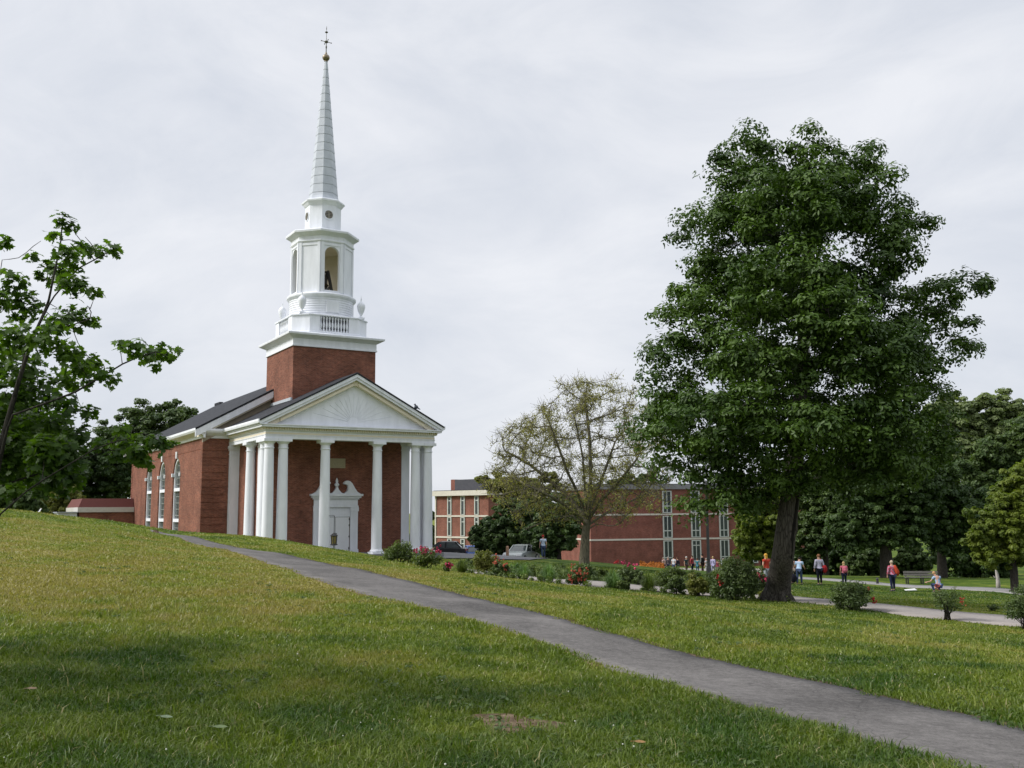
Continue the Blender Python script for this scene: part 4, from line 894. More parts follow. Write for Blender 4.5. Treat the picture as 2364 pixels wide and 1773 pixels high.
def leafcloud(name, mat, parent, C, Rr, n, size, shape='quad', up=.55, flat=.7, spread=.5, shell=.5, out=None, dome=0.0):
    """n leaves per clump (array), scattered through each clump, mostly near its upper surface"""
    C = np.asarray(C, float); Rr = np.broadcast_to(np.asarray(Rr, float), (len(C),)); n = np.broadcast_to(np.asarray(n, int), (len(C),))
    ci = np.repeat(np.arange(len(C)), n); m = len(ci)
    v = RNG.normal(size=(m, 3)); v /= np.linalg.norm(v, axis=1)[:, None]
    if dome: k_ = RNG.random(m) < dome; v[k_, 2] = np.abs(v[k_, 2])
    u = RNG.random(m)**spread
    lump = 1+.35*np.sin(v[:, 0]*3+ci)*np.sin(v[:, 1]*3+ci*1.7)
    P = C[ci]+v*(Rr[ci]*u*lump)[:, None]*np.array([1, 1, flat])
    nr = v*(.95 if dome else .55)+np.array([0, 0, up])+RNG.normal(size=(m, 3))*(.34 if dome else .42); nr /= np.linalg.norm(nr, axis=1)[:, None]
    a = RNG.normal(size=(m, 3)); a -= nr*(a*nr).sum(1)[:, None]; a /= np.linalg.norm(a, axis=1)[:, None]; b = np.cross(nr, a)
    tp, tf = TPL[shape]; s = size*RNG.uniform(.65, 1.35, m); k = len(tp)
    V = P[:, None]+s[:, None, None]*(tp[None, :, 0, None]*a[:, None]+tp[None, :, 1, None]*b[:, None]+tp[None, :, 2, None]*nr[:, None])
    base = (np.arange(m)*k)[:, None]
    ff = [i for f in tf for i in f]; cn = [len(f) for f in tf]
    idx = (base+np.array([ff])).ravel(); cnt = np.tile(cn, m)
    tone = np.clip(RNG.normal(.42, .17, m)+.55*(RNG.random(len(C))[ci]-.5), 0, 1)
    return link(name, fastmesh(name, V.reshape(-1, 3), idx, cnt, np.repeat(tone, len(tf))), mat, parent)
def grow(nodes, par, att, step, kill, infl=1e9, iters=160, bias=(0,0,.15)):
    P = [np.array(p, float) for p in nodes]; par = list(par); A_ = np.array(att, float); bias = np.array(bias)
    for it in range(iters):
        if len(A_) == 0: break
        Q = np.array(P); d = np.linalg.norm(A_[:, None]-Q[None], axis=2); j = d.argmin(1); dm_ = d[np.arange(len(A_)), j]
        ok = dm_ < infl; new = {}
        for q in np.unique(j[ok]):
            s = A_[ok & (j == q)]-Q[q]; dr = (s/np.linalg.norm(s, axis=1)[:, None]).mean(0)+bias+RNG.normal(size=3)*.09; L_ = np.linalg.norm(dr)
            if L_ < 1e-6: continue
            new[q] = Q[q]+dr/L_*step
        if not new: break
        for q, p_ in new.items(): P.append(p_); par.append(int(q))
        Q2 = np.array(P[-len(new):]); d2_ = np.linalg.norm(A_[:, None]-Q2[None], axis=2).min(1); A_ = A_[d2_ > kill]
    return np.array(P), par
def limbs(mb, P, par, r_tip, expo=2.3, rfix=None, n=7, rmax=1e9):
    k = len(P); ch = [[] for _ in range(k)]
    for i, p_ in enumerate(par):
        if p_ >= 0: ch[p_].append(i)
    rad = np.zeros(k)
    for i in range(k-1, -1, -1): rad[i] = r_tip if not ch[i] else sum(rad[c]**expo for c in ch[i])**(1/expo)
    rad = np.minimum(rad, rmax)
    if rfix is not None:
        for i, r in enumerate(rfix): rad[i] = r
    seen = set()
    st_ = [(0, -1)]
    while st_:
        i, frm = st_.pop(); pts = [] if frm < 0 else [P[frm]]; rs = [] if frm < 0 else [min(rad[frm], rad[i]*1.25)]
        while True:
            pts.append(P[i]); rs.append(rad[i])
            if not ch[i]: break
            c = sorted(ch[i], key=lambda q: -rad[q])
            for q in c[1:]: st_.append((q, i))
            i = c[0]
        if len(pts) >= 2:
            rs[-1] *= .6; mb.tube(pts, rs, n if max(rs) > .05 else 5, cap=False)
    return rad
def scatter(ells, n, minsep, shell=(.55, .98), tries=40):
    out_ = []; E_ = [(np.array(c, float), np.array(r, float)) for c, r in ells]; wv = np.array([np.prod(r)**(2/3) for c, r in E_]); wv /= wv.sum()
    cells = {}
    for _ in range(n*tries):
        if len(out_) >= n: break
        c, r = E_[RNG.choice(len(E_), p=wv)]; v = RNG.normal(size=3); v /= np.linalg.norm(v); p_ = c+v*r*RNG.uniform(*shell)
        key = tuple((p_//minsep).astype(int)); bad = False
        for dx in (-1,0,1):
            for dy in (-1,0,1):
                for dz in (-1,0,1):
                    for q in cells.get((key[0]+dx,key[1]+dy,key[2]+dz), ()):
                        if ((q-p_)**2).sum() < minsep**2: bad = True
        if bad: continue
        cells.setdefault(key, []).append(p_); out_.append(p_)
    return np.array(out_)
def ell(px, py, rx, ry, d, rz=None, off=0):       # ellipsoid of foliage seen at a place in the view, with its own depth
    p_ = at(px, py, d+off); k = (d+off)/F_PX
    return ((p_.x, p_.y, p_.z), (rx*k, (rz if rz is not None else .8*(rx+ry)/2*k), ry*k))
def tree(name, label, base, trunk, ells, nclump, sep, crad, nleaf, lsize, lmat, bmat, cat='tree', group=None, shape='quad', r_tip=.014, step=.5, rtrunk=None, natt=70, expo=2.3, flat=.7, kids=True, shell=(.5,.97), up=.55):
    C = scatter(ells, nclump, sep, shell); root = empty(name, base, 0, label, cat, group); b0 = Vector(base)
    tr = [np.array(p_, float) for p_ in trunk]; par = [-1]+list(range(len(tr)-1))
    att = C if len(C) <= natt else C[RNG.choice(len(C), natt, replace=False)]
    P, par = grow(tr, par, att, step, step*1.1, iters=90)
    mb = MB(); limbs(mb, P-np.array(b0), par, r_tip, expo, rtrunk, 10)
    to = mb.build('trunk', bmat, root, True, fix=False)
    cr = leafcloud('crown', lmat, root, C-np.array(b0), np.array([crad*random.uniform(.7, 1.4) for _ in C]), np.array([int(nleaf*random.uniform(.6, 1.4)) for _ in C]), lsize, shape, flat=flat, up=.35, spread=.35, dome=.7)
    return root, P, par
def line3(pts): return [tuple(at(px, py, d)) for px, py, d in pts]
def densify(pts, n):
    a = np.array(pts, float); s = np.concatenate([[0], np.cumsum(np.linalg.norm(np.diff(a, axis=0), axis=1))]); u = np.linspace(0, s[-1], n)
    return np.stack([np.interp(u, s, a[:, i]) for i in range(3)], 1)
# ---- the big maple on the right
ML = leafmat('maple_leaf', (.010,.032,.007), (.098,.170,.017), .21)
z8 = lambda x, y: (1420+.6993*x, 260+.6993*y)
mel = []
for x, y, rx, ry, off in [(640,140,75,95,0),(430,170,110,105,.6),(800,190,95,85,.4),(330,400,130,90,.5),(235,395,50,45,0),(560,330,200,150,-.8),(560,330,200,150,1.6),(850,370,150,120,.2),(970,350,70,60,.3),(880,250,60,50,0),
    (270,650,140,120,0),(175,665,55,55,0),(560,600,230,150,-1.6),(560,600,230,150,1.8),(820,620,190,140,.6),(1090,590,110,55,.3),(1195,575,65,40,.4),(1150,740,85,65,.2),(1060,680,90,80,.6),(230,800,110,95,.3),
    (480,840,200,120,-1.8),(480,840,200,120,1.9),(830,800,210,120,-1.9),(830,820,210,120,1.8),(1000,900,110,120,.4),(150,1050,125,75,-.6),(90,1040,60,50,-.4),(350,1040,170,120,-2.0),(350,1040,170,120,1.5),
    (620,1000,190,110,2.4),(850,1040,200,130,-1.6),(850,1050,200,140,2.0),(1020,1060,85,90,.5),(330,1200,130,95,-.6),(380,1270,80,55,-.4),(800,1180,200,75,.8),(880,1150,150,80,-1.2),(520,1180,90,60,1.5),(180,1160,80,60,0)]:
    px, py = z8(x, y); mel.append(ell(px, py, rx*.6993, ry*.6993, 30, None, off))
mb0 = hit(1793, 1388); mbase = Vector((mb0.x, mb0.y, mb0.z))
trk = densify(line3([(1793,1397,mb0.y),(1797,1350,mb0.y),(1808,1280,30),(1817,1200,30),(1827,1130,30),(1836,1060,30),(1845,960,30.1),(1852,860,30.2),(1856,740,30.2),(1862,620,30.1),(1872,500,30),(1868,380,30)]), 34)
maple = empty('maple_tree', mbase, 0, 'tall full-crowned maple with a dark leaning trunk, largest tree on the right', 'tree')
mel += [ell(*z8(x, y), rx*.6993, ry*.6993, 30, None, off) for x, y, rx, ry, off in [(600,1050,150,90,-2.6),(450,960,120,80,-2.6),(720,680,140,80,-2.4),(560,1130,130,60,-1.8),(700,1100,110,60,-2.2),(930,780,110,90,-1.2),(200,1000,110,70,.8),(320,530,120,80,.4),(260,745,110,60,-.5),(200,930,100,70,.3),(300,1290,90,50,-.5),(400,1300,70,40,-1),(560,1210,90,50,-1.2),(440,1250,100,60,.4),(700,1220,140,50,-.6),(950,1170,100,65,.6),(1060,1120,60,70,.2),(420,290,120,80,.3),(720,270,140,90,-.6),(930,500,90,70,-.4)]]
MC = scatter(mel, 680, .52, (.45, .98))
par = [-1]+list(range(len(trk)-1))
P, par = grow(trk, par, MC[RNG.choice(len(MC), 170, replace=False)], .40, .5, iters=70, bias=(0,0,.10))
rf = [.37*(1-.85*(i/33))+.10*math.exp(-i/1.3) for i in range(34)]
mb = MB(); limbs(mb, P-np.array(mbase), par, .013, 2.2, rf, 14, .2)
mt = mb.build('trunk', BARK, maple, True, fix=False)
# a split and a broken spur on the trunk's right side
q0 = Vector(trk[5])-mbase; q1 = Vector(trk[9])-mbase
mb = MB(); mb.tube([q0+Vector((.17,-.20,-.25)),q0+Vector((.19,-.24,.35)),q1+Vector((.12,-.22,-.2)),q1+Vector((.1,-.2,.5))],[.02,.07,.06,.01],8); mb.build('trunk_split', pm('bark_hollow',(.006,.005,.004),(.012,.01,.008),8,.95), maple, True)
mb = MB(); mb.tube([q0+Vector((.16,-.05,.25)),q0+Vector((.30,-.10,.60)),q0+Vector((.33,-.10,1.0)),q1+Vector((.20,-.06,.1))],[.12,.13,.12,.05],10); mb.build('trunk_spur', BARK, maple, True)
for rx, ry in ((-.55,-.1),(.5,-.25),(-.2,-.5),(.2,.5),(-.45,.35)):
    pass
mb = MB()
leafcloud('crown', ML, maple, MC-np.array(mbase), np.array([random.uniform(.36,.74) for _ in MC]), np.array([int(random.uniform(150,420)) for _ in MC]), .070, 'oval', up=.3, flat=.75, spread=.30, dome=.66)
rootm = MB()
for a_r in (2.6, 3.6, 4.9, 5.8, .4, 1.5):
    c, s_ = math.cos(a_r), math.sin(a_r); rootm.tube([(c*.12,s_*.12,.55),(c*.33,s_*.33,.18),(c*.52,s_*.52,-.05),(c*.72,s_*.72,-.22)],[.14,.16,.11,.05],8)
rootm.build('root_flare', BARK, maple, True, fix=False)
# ---- near maple at the left edge, its trunk outside the frame
NL = leafmat('near_leaf', (.017,.045,.010), (.110,.185,.024), .45, (1.5,1.7,.45), .8)
D0 = 8.6; nb = onground(-75, D0)
z7 = lambda x, y, d=D0: at(x*.4824, 450+y*.4824, d)
tr_ = densify([tuple(nb+Vector((0,0,-.2))), tuple(at(-62,1400,D0)), tuple(at(-40,1250,D0)), tuple(at(-15,1120,D0)), tuple(at(10,1000,D0)), tuple(at(46,870,D0)), tuple(at(77,778,D0)), tuple(at(111,701,D0)), tuple(at(140,561,D0)), tuple(at(145,500,D0))], 40)
near = empty('young_maple', nb, 0, 'young maple reaching in from the left frame edge with large soft leaves', 'tree')
Pn = [np.array(p_) for p_ in tr_]; parn = [-1]+list(range(39))
def side(pts, k):
    pts = densify([tuple(Pn[k])]+[tuple(q) for q in pts], 14); pr_ = k
    for q in pts[1:]: Pn.append(q); parn.append(pr_); pr_ = len(Pn)-1
side([at(0,1188,8.3), at(72,1125,8.2), at(231,1029,8.1), at(300,1012,8.1)], 8)
side([at(0,1122,8.8), at(125,1082,8.9), at(220,1050,9.0)], 11)
side([at(24,960,8.5), at(169,908,8.4), at(251,860,8.4), at(300,830,8.4), at(360,812,8.4)], 17)
side([at(-30,900,9.0), at(-20,760,9.1), at(5,600,9.2)], 16)
side([at(120,690,8.5), at(180,620,8.5), at(255,580,8.5)], 29)
side([at(60,800,8.7), at(130,760,8.8), at(200,740,8.8)], 25)
ncl = []
for x, y, r in [(300,120,48),(255,190,42),(345,160,34),(330,290,75),(300,380,85),(400,260,52),(470,270,55),(545,262,42),(360,430,75),(450,465,42),(240,340,45),(150,300,42),(190,385,35),(20,235,42),(45,420,85),(110,540,105),(0,500,70),(350,590,85),(280,620,70),(430,600,42),(460,625,22),(200,690,100),(60,700,105),(120,830,110),(20,830,80),(330,760,75),(380,830,60),(440,815,65),(480,860,42),(530,885,48),(580,725,42),(640,730,55),(700,765,60),(760,745,50),(810,760,42),(850,745,22),(735,820,30),(310,880,80),(420,900,35),(80,960,115),(200,950,90),(300,1000,90),(420,1040,50),(30,1080,90),(150,1100,120),(270,1110,100),(380,1150,80),(480,1200,40),(575,1120,40),(600,1190,65),(660,1240,70),(700,1180,55),(760,1190,50),(815,1195,34),(690,1285,45),(560,1250,40),(90,1210,110),(220,1230,110),(330,1250,90),(120,1320,90),(240,1350,85),(350,1350,70),(30,1300,90),(200,1420,55),(300,1420,42),(60,1420,50)]:
    ncl.append((*z7(x, y, D0+random.uniform(-.5, .7)), r*.4824*D0/F_PX))
ncl = np.array(ncl)
off_ = scatter([((-7.2,8.8,3.4),(2.0,2.2,2.2)),((-6.4,7.6,2.6),(1.1,1.6,1.4)),((-7.0,9.8,2.2),(1.4,1.2,1.2))], 75, .50, (.3,.98)); off_ = off_[(off_[:, 0]/off_[:, 1] < -.56) & (off_[:, 2] > .9)]     # unseen crown clumps added left of the view to shade the foreground lawn
Pn, parn = grow(Pn, parn, np.concatenate([ncl[:, :3], ncl[::2, :3]+RNG.normal(0, .08, (len(ncl[::2]), 3))]), .09, .15, infl=.42, iters=60, bias=(0,0,.05))
mb = MB(); limbs(mb, Pn-np.array(nb), parn, .0035, 2.25, [.070*(1-i/39)**1.6+.006 for i in range(40)], 9, .03); mb.build('trunk', BARK2, near, True, fix=False)
leafcloud('shade_crown', NL, near, off_-np.array(nb), .34, 130, .045, 'oval', up=.6, flat=.8)
leafcloud('crown', NL, near, ncl[:, :3]-np.array(nb), ncl[:, 3]*1.05, np.maximum(8, (ncl[:, 3]/.2)**2*np.where(ncl[:, 2] > 2.2, 165, 240)).astype(int), .038, 'maple', up=.75, flat=.85, spread=.45)
# ---- half-bare tree in the middle
SL = leafmat('sparse_leaf', (.160,.160,.045), (.40,.39,.12), .45, (1.2,1.2,.6), .3)
bD = 60; bb = onground(1347, bD)
tr_ = densify([tuple(bb+Vector((0,0,-.3))), tuple(at(1349,1290,bD)), tuple(at(1352,1230,bD)), tuple(at(1356,1205,bD))], 12)
bels = [ell(1330,935,110,60,bD,4), ell(1300,1000,160,80,bD,5), ell(1210,1030,90,80,bD,4), ell(1180,1100,75,60,bD,3), ell(1160,1050,50,40,bD,2), ell(1130,1120,30,30,bD,1.5), ell(1510,1100,60,50,bD,2.5), ell(1380,1170,150,45,bD,4), ell(1430,970,100,80,bD,4.5), ell(1460,1060,110,80,bD,4.5), ell(1330,1090,170,80,bD,5), ell(1250,1150,130,55,bD,4), ell(1450,1150,120,55,bD,4), ell(1330,890,55,30,bD,2.5), ell(1420,905,55,40,bD,3)]
BA = scatter(bels, 900, .36, (.15, 1.0))
parb = [-1]+list(range(11)); tr_ = [np.array(q) for q in tr_]
def limb(pts, k=11, n=9):
    q0 = tr_[k]; pts = densify([tuple(q0)]+[tuple(at(px, py, bD+o_)) for px, py, o_ in pts], n); pr_ = k
    for q in pts[1:]: tr_.append(q); parb.append(pr_); pr_ = len(tr_)-1
limb([(1362,1150,0),(1364,1090,.2),(1361,1010,.3),(1352,930,.4)], n=14); limb([(1340,1150,-.6),(1310,1090,-1.4),(1285,1020,-2),(1262,960,-2.4)], n=12)
limb([(1325,1160,.7),(1270,1110,1.5),(1220,1070,2.2),(1165,1040,2.6)], 11, 12); limb([(1372,1150,.8),(1395,1090,1.6),(1420,1020,2.2)], 11, 11); limb([(1385,1160,-.7),(1430,1110,-1.6),(1470,1060,-2.2)], 11, 11)
limb([(1330,1185,-1),(1280,1150,-2.2),(1215,1120,-3)], 10, 10); limb([(1390,1190,1),(1440,1165,2),(1490,1140,2.6)], 10, 10); limb([(1350,1120,-1.5),(1345,1050,-2.4),(1325,960,-3)], 11, 12)
limb([(1322,1190,.2),(1262,1203,.4),(1212,1222,.6)], 9, 8); limb([(1380,1208,-.4),(1412,1216,-.8),(1432,1208,-1)], 9, 7)
Pb, parb = grow(tr_, parb, BA, .32, .38, infl=6.0, iters=75, bias=(0,0,.10))
bare = empty('sparse_tree', bb, 0, 'spreading half-bare tree with thin yellow-green leaves before the long dormitory', 'tree')
mb = MB(); limbs(mb, Pb-np.array(bb), parb, .018, 2.35, [.34*(1-.4*i/11)+.02 for i in range(12)], 10, .15); mb.build('trunk', BARK3, bare, True, fix=False)
hasch = set(parb); tips = [i for i in range(len(Pb)) if i not in hasch]; mid = [i for i in range(30, len(Pb)) if i in hasch]
tips = np.array([Pb[i] for i in tips]+[Pb[i] for i in RNG.choice(mid, len(mid)//2, replace=False)])
tw = MB()
for p_ in tips:
    for _ in range(6):
        d_ = RNG.normal(size=3)+np.array([0,0,.5]); d_ /= np.linalg.norm(d_); tw.tube([p_-np.array(bb), p_-np.array(bb)+d_*random.uniform(.35,.85)], [.013,.006], 3, cap=False)
tw.build('twigs', BARK3, bare, False, fix=False)['kind'] = 'stuff'
dens = np.clip(.55+.45*np.sin(tips[:, 0]*.9)*np.sin(tips[:, 2]*1.1+1), .1, 1)
leafcloud('crown', SL, bare, tips-np.array(bb), .46, np.maximum(12, (dens*52)).astype(int), .054, 'oval', up=.4, flat=.9, spread=.6)
# ---- background trees
LG = {'dark': leafmat('dark_tree_leaf', (.018,.045,.014), (.088,.140,.032), .28, None, .2), 'mid': leafmat('mid_tree_leaf', (.026,.056,.018), (.115,.165,.040), .3, None, .2),
      'pale': leafmat('pale_tree_leaf', (.075,.11,.045), (.26,.31,.12), .36, None, .2), 'yellow': leafmat('yellow_tree_leaf', (.055,.095,.014), (.21,.25,.032), .38, None, .2), 'olive': leafmat('olive_leaf', (.080,.095,.020), (.24,.245,.058), .36, None, .25),
      'rose': leafmat('rose_leaf', (.036,.066,.022), (.140,.185,.062), .3, None, 1.5), 'shrub': leafmat('shrub_leaf', (.040,.072,.018), (.16,.205,.048), .3, None, 1.5), 'blue': leafmat('blue_grass_leaf', (.045,.10,.036), (.19,.29,.10), .35, None, 1.5)}
def bgtree(label, px, d, ells, kind, lean=0, n=90, sep=None, leaf=None, nl=None, group='trees behind the lawn', rt=.3, top=.7, name='broadleaf_tree'):
    b = onground(px, d); k = d/F_PX; E_ = [ell(*e, d, None, (e[4] if len(e) > 4 else 0)) if len(e) == 4 else ell(e[0], e[1], e[2], e[3], d, None, e[4]) for e in ells]
    for c, r in list(E_):          # small lobes break up the outline
        for _ in range(4):
            v = RNG.normal(size=3); v[2] = abs(v[2])*.8+.1; v /= np.linalg.norm(v); q = RNG.uniform(.22, .42); E_.append((tuple(np.array(c)+v*np.array(r)*1.0), tuple(np.array(r)*q)))
    zt = max(c[2]+r[2]*.3 for c, r in E_); cx = sum(c[0] for c, r in E_)/len(E_)
    zt = b.z+(zt-b.z)*top
    tr = densify([(b.x,b.y,b.z-.3),(b.x+(cx-b.x)*.2,b.y,b.z+(zt-b.z)*.35),(b.x+(cx-b.x)*.7,b.y,b.z+(zt-b.z)*.7),(cx,b.y,zt)], 12)
    vol = sum(np.prod(r)**(1/3) for c, r in E_[:len(ells)])/len(ells); sz = leaf or max(.08, d*.0016)
    return tree(name, label, b, tr, E_, int(n*1.7), sep or vol*.20, vol*.20, int((nl or 170)*.95), sz, LG[kind], BARK2, 'tree', group, 'quad', .02, vol*.25, [rt*(1-.7*i/11) for i in range(12)], 40, shell=(.35,.92))
bgtree('dark green tree whose crown shows above the church roof at left', 345, 118, [(345,985,85,70),(300,1060,90,80),(395,1040,60,60),(350,1100,110,70),(432,975,26,34)], 'mid', n=200, nl=220, rt=.4)
bgtree('dark leafy tree behind the hill crest between the young maple and the brick annex', 235, 112, [(230,1090,60,80),(190,1120,60,60),(250,1030,40,50),(262,1120,45,45)], 'dark', n=150, nl=220)
bgtree('broad dark tree far behind the young maple at the left edge', 70, 105, [(60,1040,110,110),(120,1110,90,70),(10,1120,80,60),(40,960,70,60)], 'dark', n=180, nl=220, rt=.4)
bgtree('wide dark round tree hiding the lower windows of the short dormitory wing', 1165, 88, [(1170,1232,68,52),(1120,1252,32,34),(1205,1190,50,38),(1225,1235,50,50)], 'dark', n=230, nl=240, rt=.3)
bgtree('dark round tree standing just left of the half-bare trunk', 1290, 84, [(1290,1220,60,60),(1262,1245,45,45),(1310,1180,50,40)], 'dark', n=150, nl=230, rt=.25)
bgtree('yellow-green tree with feathery top before the dormitory wing roof', 1150, 96, [(1148,1118,32,22),(1190,1125,50,30),(1240,1132,50,36),(1112,1108,15,10),(1215,1165,75,32)], 'olive', n=190, nl=150, rt=.25)
bgtree('light green bushy tree beside the right end of the long dormitory', 1757, 84, [(1745,1215,55,65),(1720,1190,30,35),(1765,1165,48,45),(1735,1265,50,40),(1790,1225,40,60)], 'yellow', n=190, nl=220, rt=.2)
bgtree('mid green tree right behind the big maple trunk', 1900, 92, [(1905,1200,75,80),(1860,1240,50,60),(1950,1150,70,70),(1880,1140,60,60)], 'mid', n=210, nl=230, rt=.3)
bgtree('dark tree with a thick black trunk behind the person in the red patterned top', 2040, 73, [(2030,1160,100,85),(1970,1230,60,50),(2090,1200,70,70),(2050,1240,70,35),(2110,1110,70,80),(1990,1120,70,60)], 'dark', n=330, nl=240, rt=.55, top=.6)
bgtree('dark tree with a slim trunk behind the sitting person', 2166, 76, [(2170,1180,85,80),(2140,1110,80,80),(2220,1200,70,70),(2190,1250,60,40)], 'dark', n=260, nl=240, rt=.42, top=.6)
bgtree('tall pale green tree rising above the others near the right edge', 2215, 108, [(2220,965,55,60),(2170,1000,60,70),(2260,1010,60,60),(2220,1070,90,70),(2150,1080,60,60),(2290,960,45,50),(2330,970,50,60)], 'pale', n=300, nl=190, rt=.4)
bgtree('dark tall tree at the right frame edge behind the yellow-green one', 2330, 96, [(2330,1070,75,80),(2280,1110,70,70),(2370,1030,60,80),(2270,1200,60,80)], 'mid', n=220, nl=230, rt=.4)
bgtree('yellow-green leafy tree spreading in from the right frame edge', 2330, 58, [(2345,1175,60,60),(2300,1215,60,50),(2270,1250,45,40),(2355,1110,35,35),(2350,1260,60,60),(2390,1190,60,90),(2290,1290,45,25)], 'yellow', n=330, nl=230, rt=.25)
bgtree('dark ivy-like tree in the narrow gap between the church columns and the dormitory wing', 990, 165, [(985,1225,26,55),(970,1255,40,40),(1000,1265,22,30)], 'dark', n=70, nl=150, group=None, rt=.25)
bgtree('distant tree showing over the dormitory roof behind the half-bare tree', 1480, 170, [(1480,1125,60,30),(1420,1135,50,25)], 'mid', n=60, nl=150, group=None, rt=.3)
for i, (px, d, rx, ry, cy_, kind, lab) in enumerate([(2000,88,60,34,1300,'mid','rounded green bush under the dark trees left of the thick black trunk'),(2105,92,45,40,1290,'mid','green bush in the gap between the two dark trunks'),(1845,96,50,34,1300,'dark','dark bush low behind the light-blue-shirted person'),(2255,82,80,55,1290,'dark','dark undergrowth bush behind the pale splintered stump'),(1930,100,70,45,1290,'dark','dark wide bush behind the person carrying a red bag'),(150,100,55,45,1165,'olive','olive bush behind the hill crest left of the white shed'),(30,92,70,40,1165,'dark','dark bush on the hill skyline near the left edge')]):
    bgtree(lab, px, d, [(px,cy_,rx,ry),(px-rx*.5,cy_+ry*.3,rx*.6,ry*.7),(px+rx*.5,cy_+ry*.3,rx*.6,ry*.7)], kind, n=110, nl=190, group='bushes under the trees', rt=.08, name='bush')
# ------------------------------------------------------------------ flower bed
def petals(mb, c, r, n=7):
    for k in range(n):
        v = RNG.normal(size=3); v /= np.linalg.norm(v); a = np.cross(v, [.3,.2,1]); a /= np.linalg.norm(a); b = np.cross(v, a); q = np.array(c)+v*r*.35
        mb.add([q-a*r*.5, q+b*r*.5+v*r*.2, q+a*r*.5, q-b*r*.5+v*r*.15], [(0,1,2,3)])
FM = {}
def fmat(nm, c):
    if nm not in FM: FM[nm] = pm('petal_'+nm, c, tuple(x*.65 for x in c), 9, .6)
    return FM[nm]
PINK, RED, CORAL, ORNG = ('pink', (.55,.06,.14)), ('red', (.42,.03,.03)), ('coral', (.55,.12,.07)), ('orange', (.60,.20,.03))
def shrub(label, px, d, wpx, hpx, kind, flowers=(), ncl=26, nl=90, leaf=None, base=None, stems=7, name='flowering_shrub', cat='shrub', group='shrubs in the flower bed', open_=False):
    b = onground(px, d); k = d/F_PX; w, h = wpx*k*1.0, hpx*k*1.04; lf = leaf or .042
    root = empty(name, b, 0, label, cat, group)
    C = scatter([((0,0,h*.52),(w*.46,w*.42,h*.46)), ((-w*.22,0,h*.38),(w*.26,w*.25,h*.34)), ((w*.24,0,h*.42),(w*.24,w*.25,h*.36))], ncl, max(w, h)*.12, (.3, .95))
    C = C[C[:, 2] > h*(.28 if open_ else .06)]
    mb = MB()
    for s_ in range(stems):
        a = C[RNG.integers(len(C))]; mb.tube([(RNG.normal()*.05,RNG.normal()*.05,-.05), (a[0]*.35,a[1]*.35,a[2]*.45), (a[0]*.9,a[1]*.9,a[2]*.95)], [.016,.012,.005], 5)
    mb.build('stems', BARK2, root, True, fix=False)
    leafcloud('foliage', LG[kind], root, C, max(w, h)*.14, np.array([int(nl*random.uniform(.6,1.4)) for _ in C]), lf, 'oval', flat=.85, up=.5)
    for fx, fy, (nm, col), r in flowers:          # blooms: offset from the centre line and height, as parts of the half width and height
        m_ = MB(); c0 = np.array([fx*w/2, -w*.25, fy*h])
        for q in range(7): petals(m_, c0+RNG.normal(0, r*.5, 3), r*.55, 6)
        m_.build('blossom', fmat(nm, col), root, False, fix=False)
    return root
def tuft(label, px, d, wpx, hpx, kind='blue', n=520):
    b = onground(px, d); k = d/F_PX; w, h = wpx*k*1.15, hpx*k*1.15; root = empty('ornamental_grass', b, 0, label, 'ornamental grass', 'grass tufts in the flower bed')
    a = RNG.uniform(0, 2*pi, n); r = w/2*RNG.random(n)**.5*1.1; hh = h*RNG.uniform(.45, 1.15, n)*(1-.35*(r/(w/2))**2); V = np.empty((n, 5, 3)); dx, dy = np.cos(a), np.sin(a); wd = .006
    b0 = np.stack([dx*r*.22, dy*r*.22, np.zeros(n)-.03], 1); md = np.stack([dx*r*.6, dy*r*.6, hh*.72], 1); tp = np.stack([dx*r*1.05, dy*r*1.05, hh*RNG.uniform(.35, 1.0, n)], 1); sd = np.stack([-dy*wd, dx*wd, np.zeros(n)], 1)
    V[:, 0] = b0-sd; V[:, 1] = b0+sd; V[:, 2] = md+sd; V[:, 3] = md-sd; V[:, 4] = tp
    bi = (np.arange(n)*5)[:, None]; idx = np.concatenate([bi+np.array([[0,1,2,3]]), bi+np.array([[3,2,4]])], 1).ravel()
    link('blades', fastmesh('blades', V.reshape(-1, 3), idx, np.tile([4,3], n), np.repeat(RNG.random(n), 2)), LG[kind], root)
    return root
dep = lambda px, py: hit(px, py).y
shrub('grey-green shrub at the left end of the flower bed below the church columns', 922, dep(922,1300), 78, 46, 'shrub', ncl=40)
shrub('rose bush topped with bright pink blooms beside the church corner column', 988, dep(988,1312), 74, 46, 'shrub', [(-.65,.86,PINK,.11),(-.35,.93,PINK,.12),(-.05,.88,PINK,.11),(.25,.85,PINK,.10),(.62,.92,PINK,.13),(.8,.8,PINK,.11),(-.2,.75,PINK,.08)])
shrub('low plant with one crimson bloom between the pink roses and a grass tuft', 1036, dep(1036,1320), 30, 22, 'shrub', [(0,.75,PINK,.13),(.4,.65,PINK,.1)], ncl=12)
tuft('small dark grass tuft right of the crimson bloom', 1066, dep(1066,1322), 40, 34, 'shrub')
shrub('tall olive shrub with coral roses on its right side', 1122, dep(1122,1326), 66, 52, 'olive', [(.75,.72,CORAL,.11),(.9,.6,CORAL,.11),(.62,.45,CORAL,.1)], ncl=40)
shrub('dark rose bush with coral blooms in front of the tall olive shrub', 1155, dep(1155,1332), 44, 36, 'rose', [(.45,.8,CORAL,.10),(-.5,.85,CORAL,.09),(.5,.45,CORAL,.1)])
tuft('bright green grass tuft left of the taller one before the silver-grey car', 1207, dep(1207,1339), 46, 38)
tuft('tall blue-green grass tuft in front of the person in the red cap', 1264, dep(1264,1345), 50, 46)
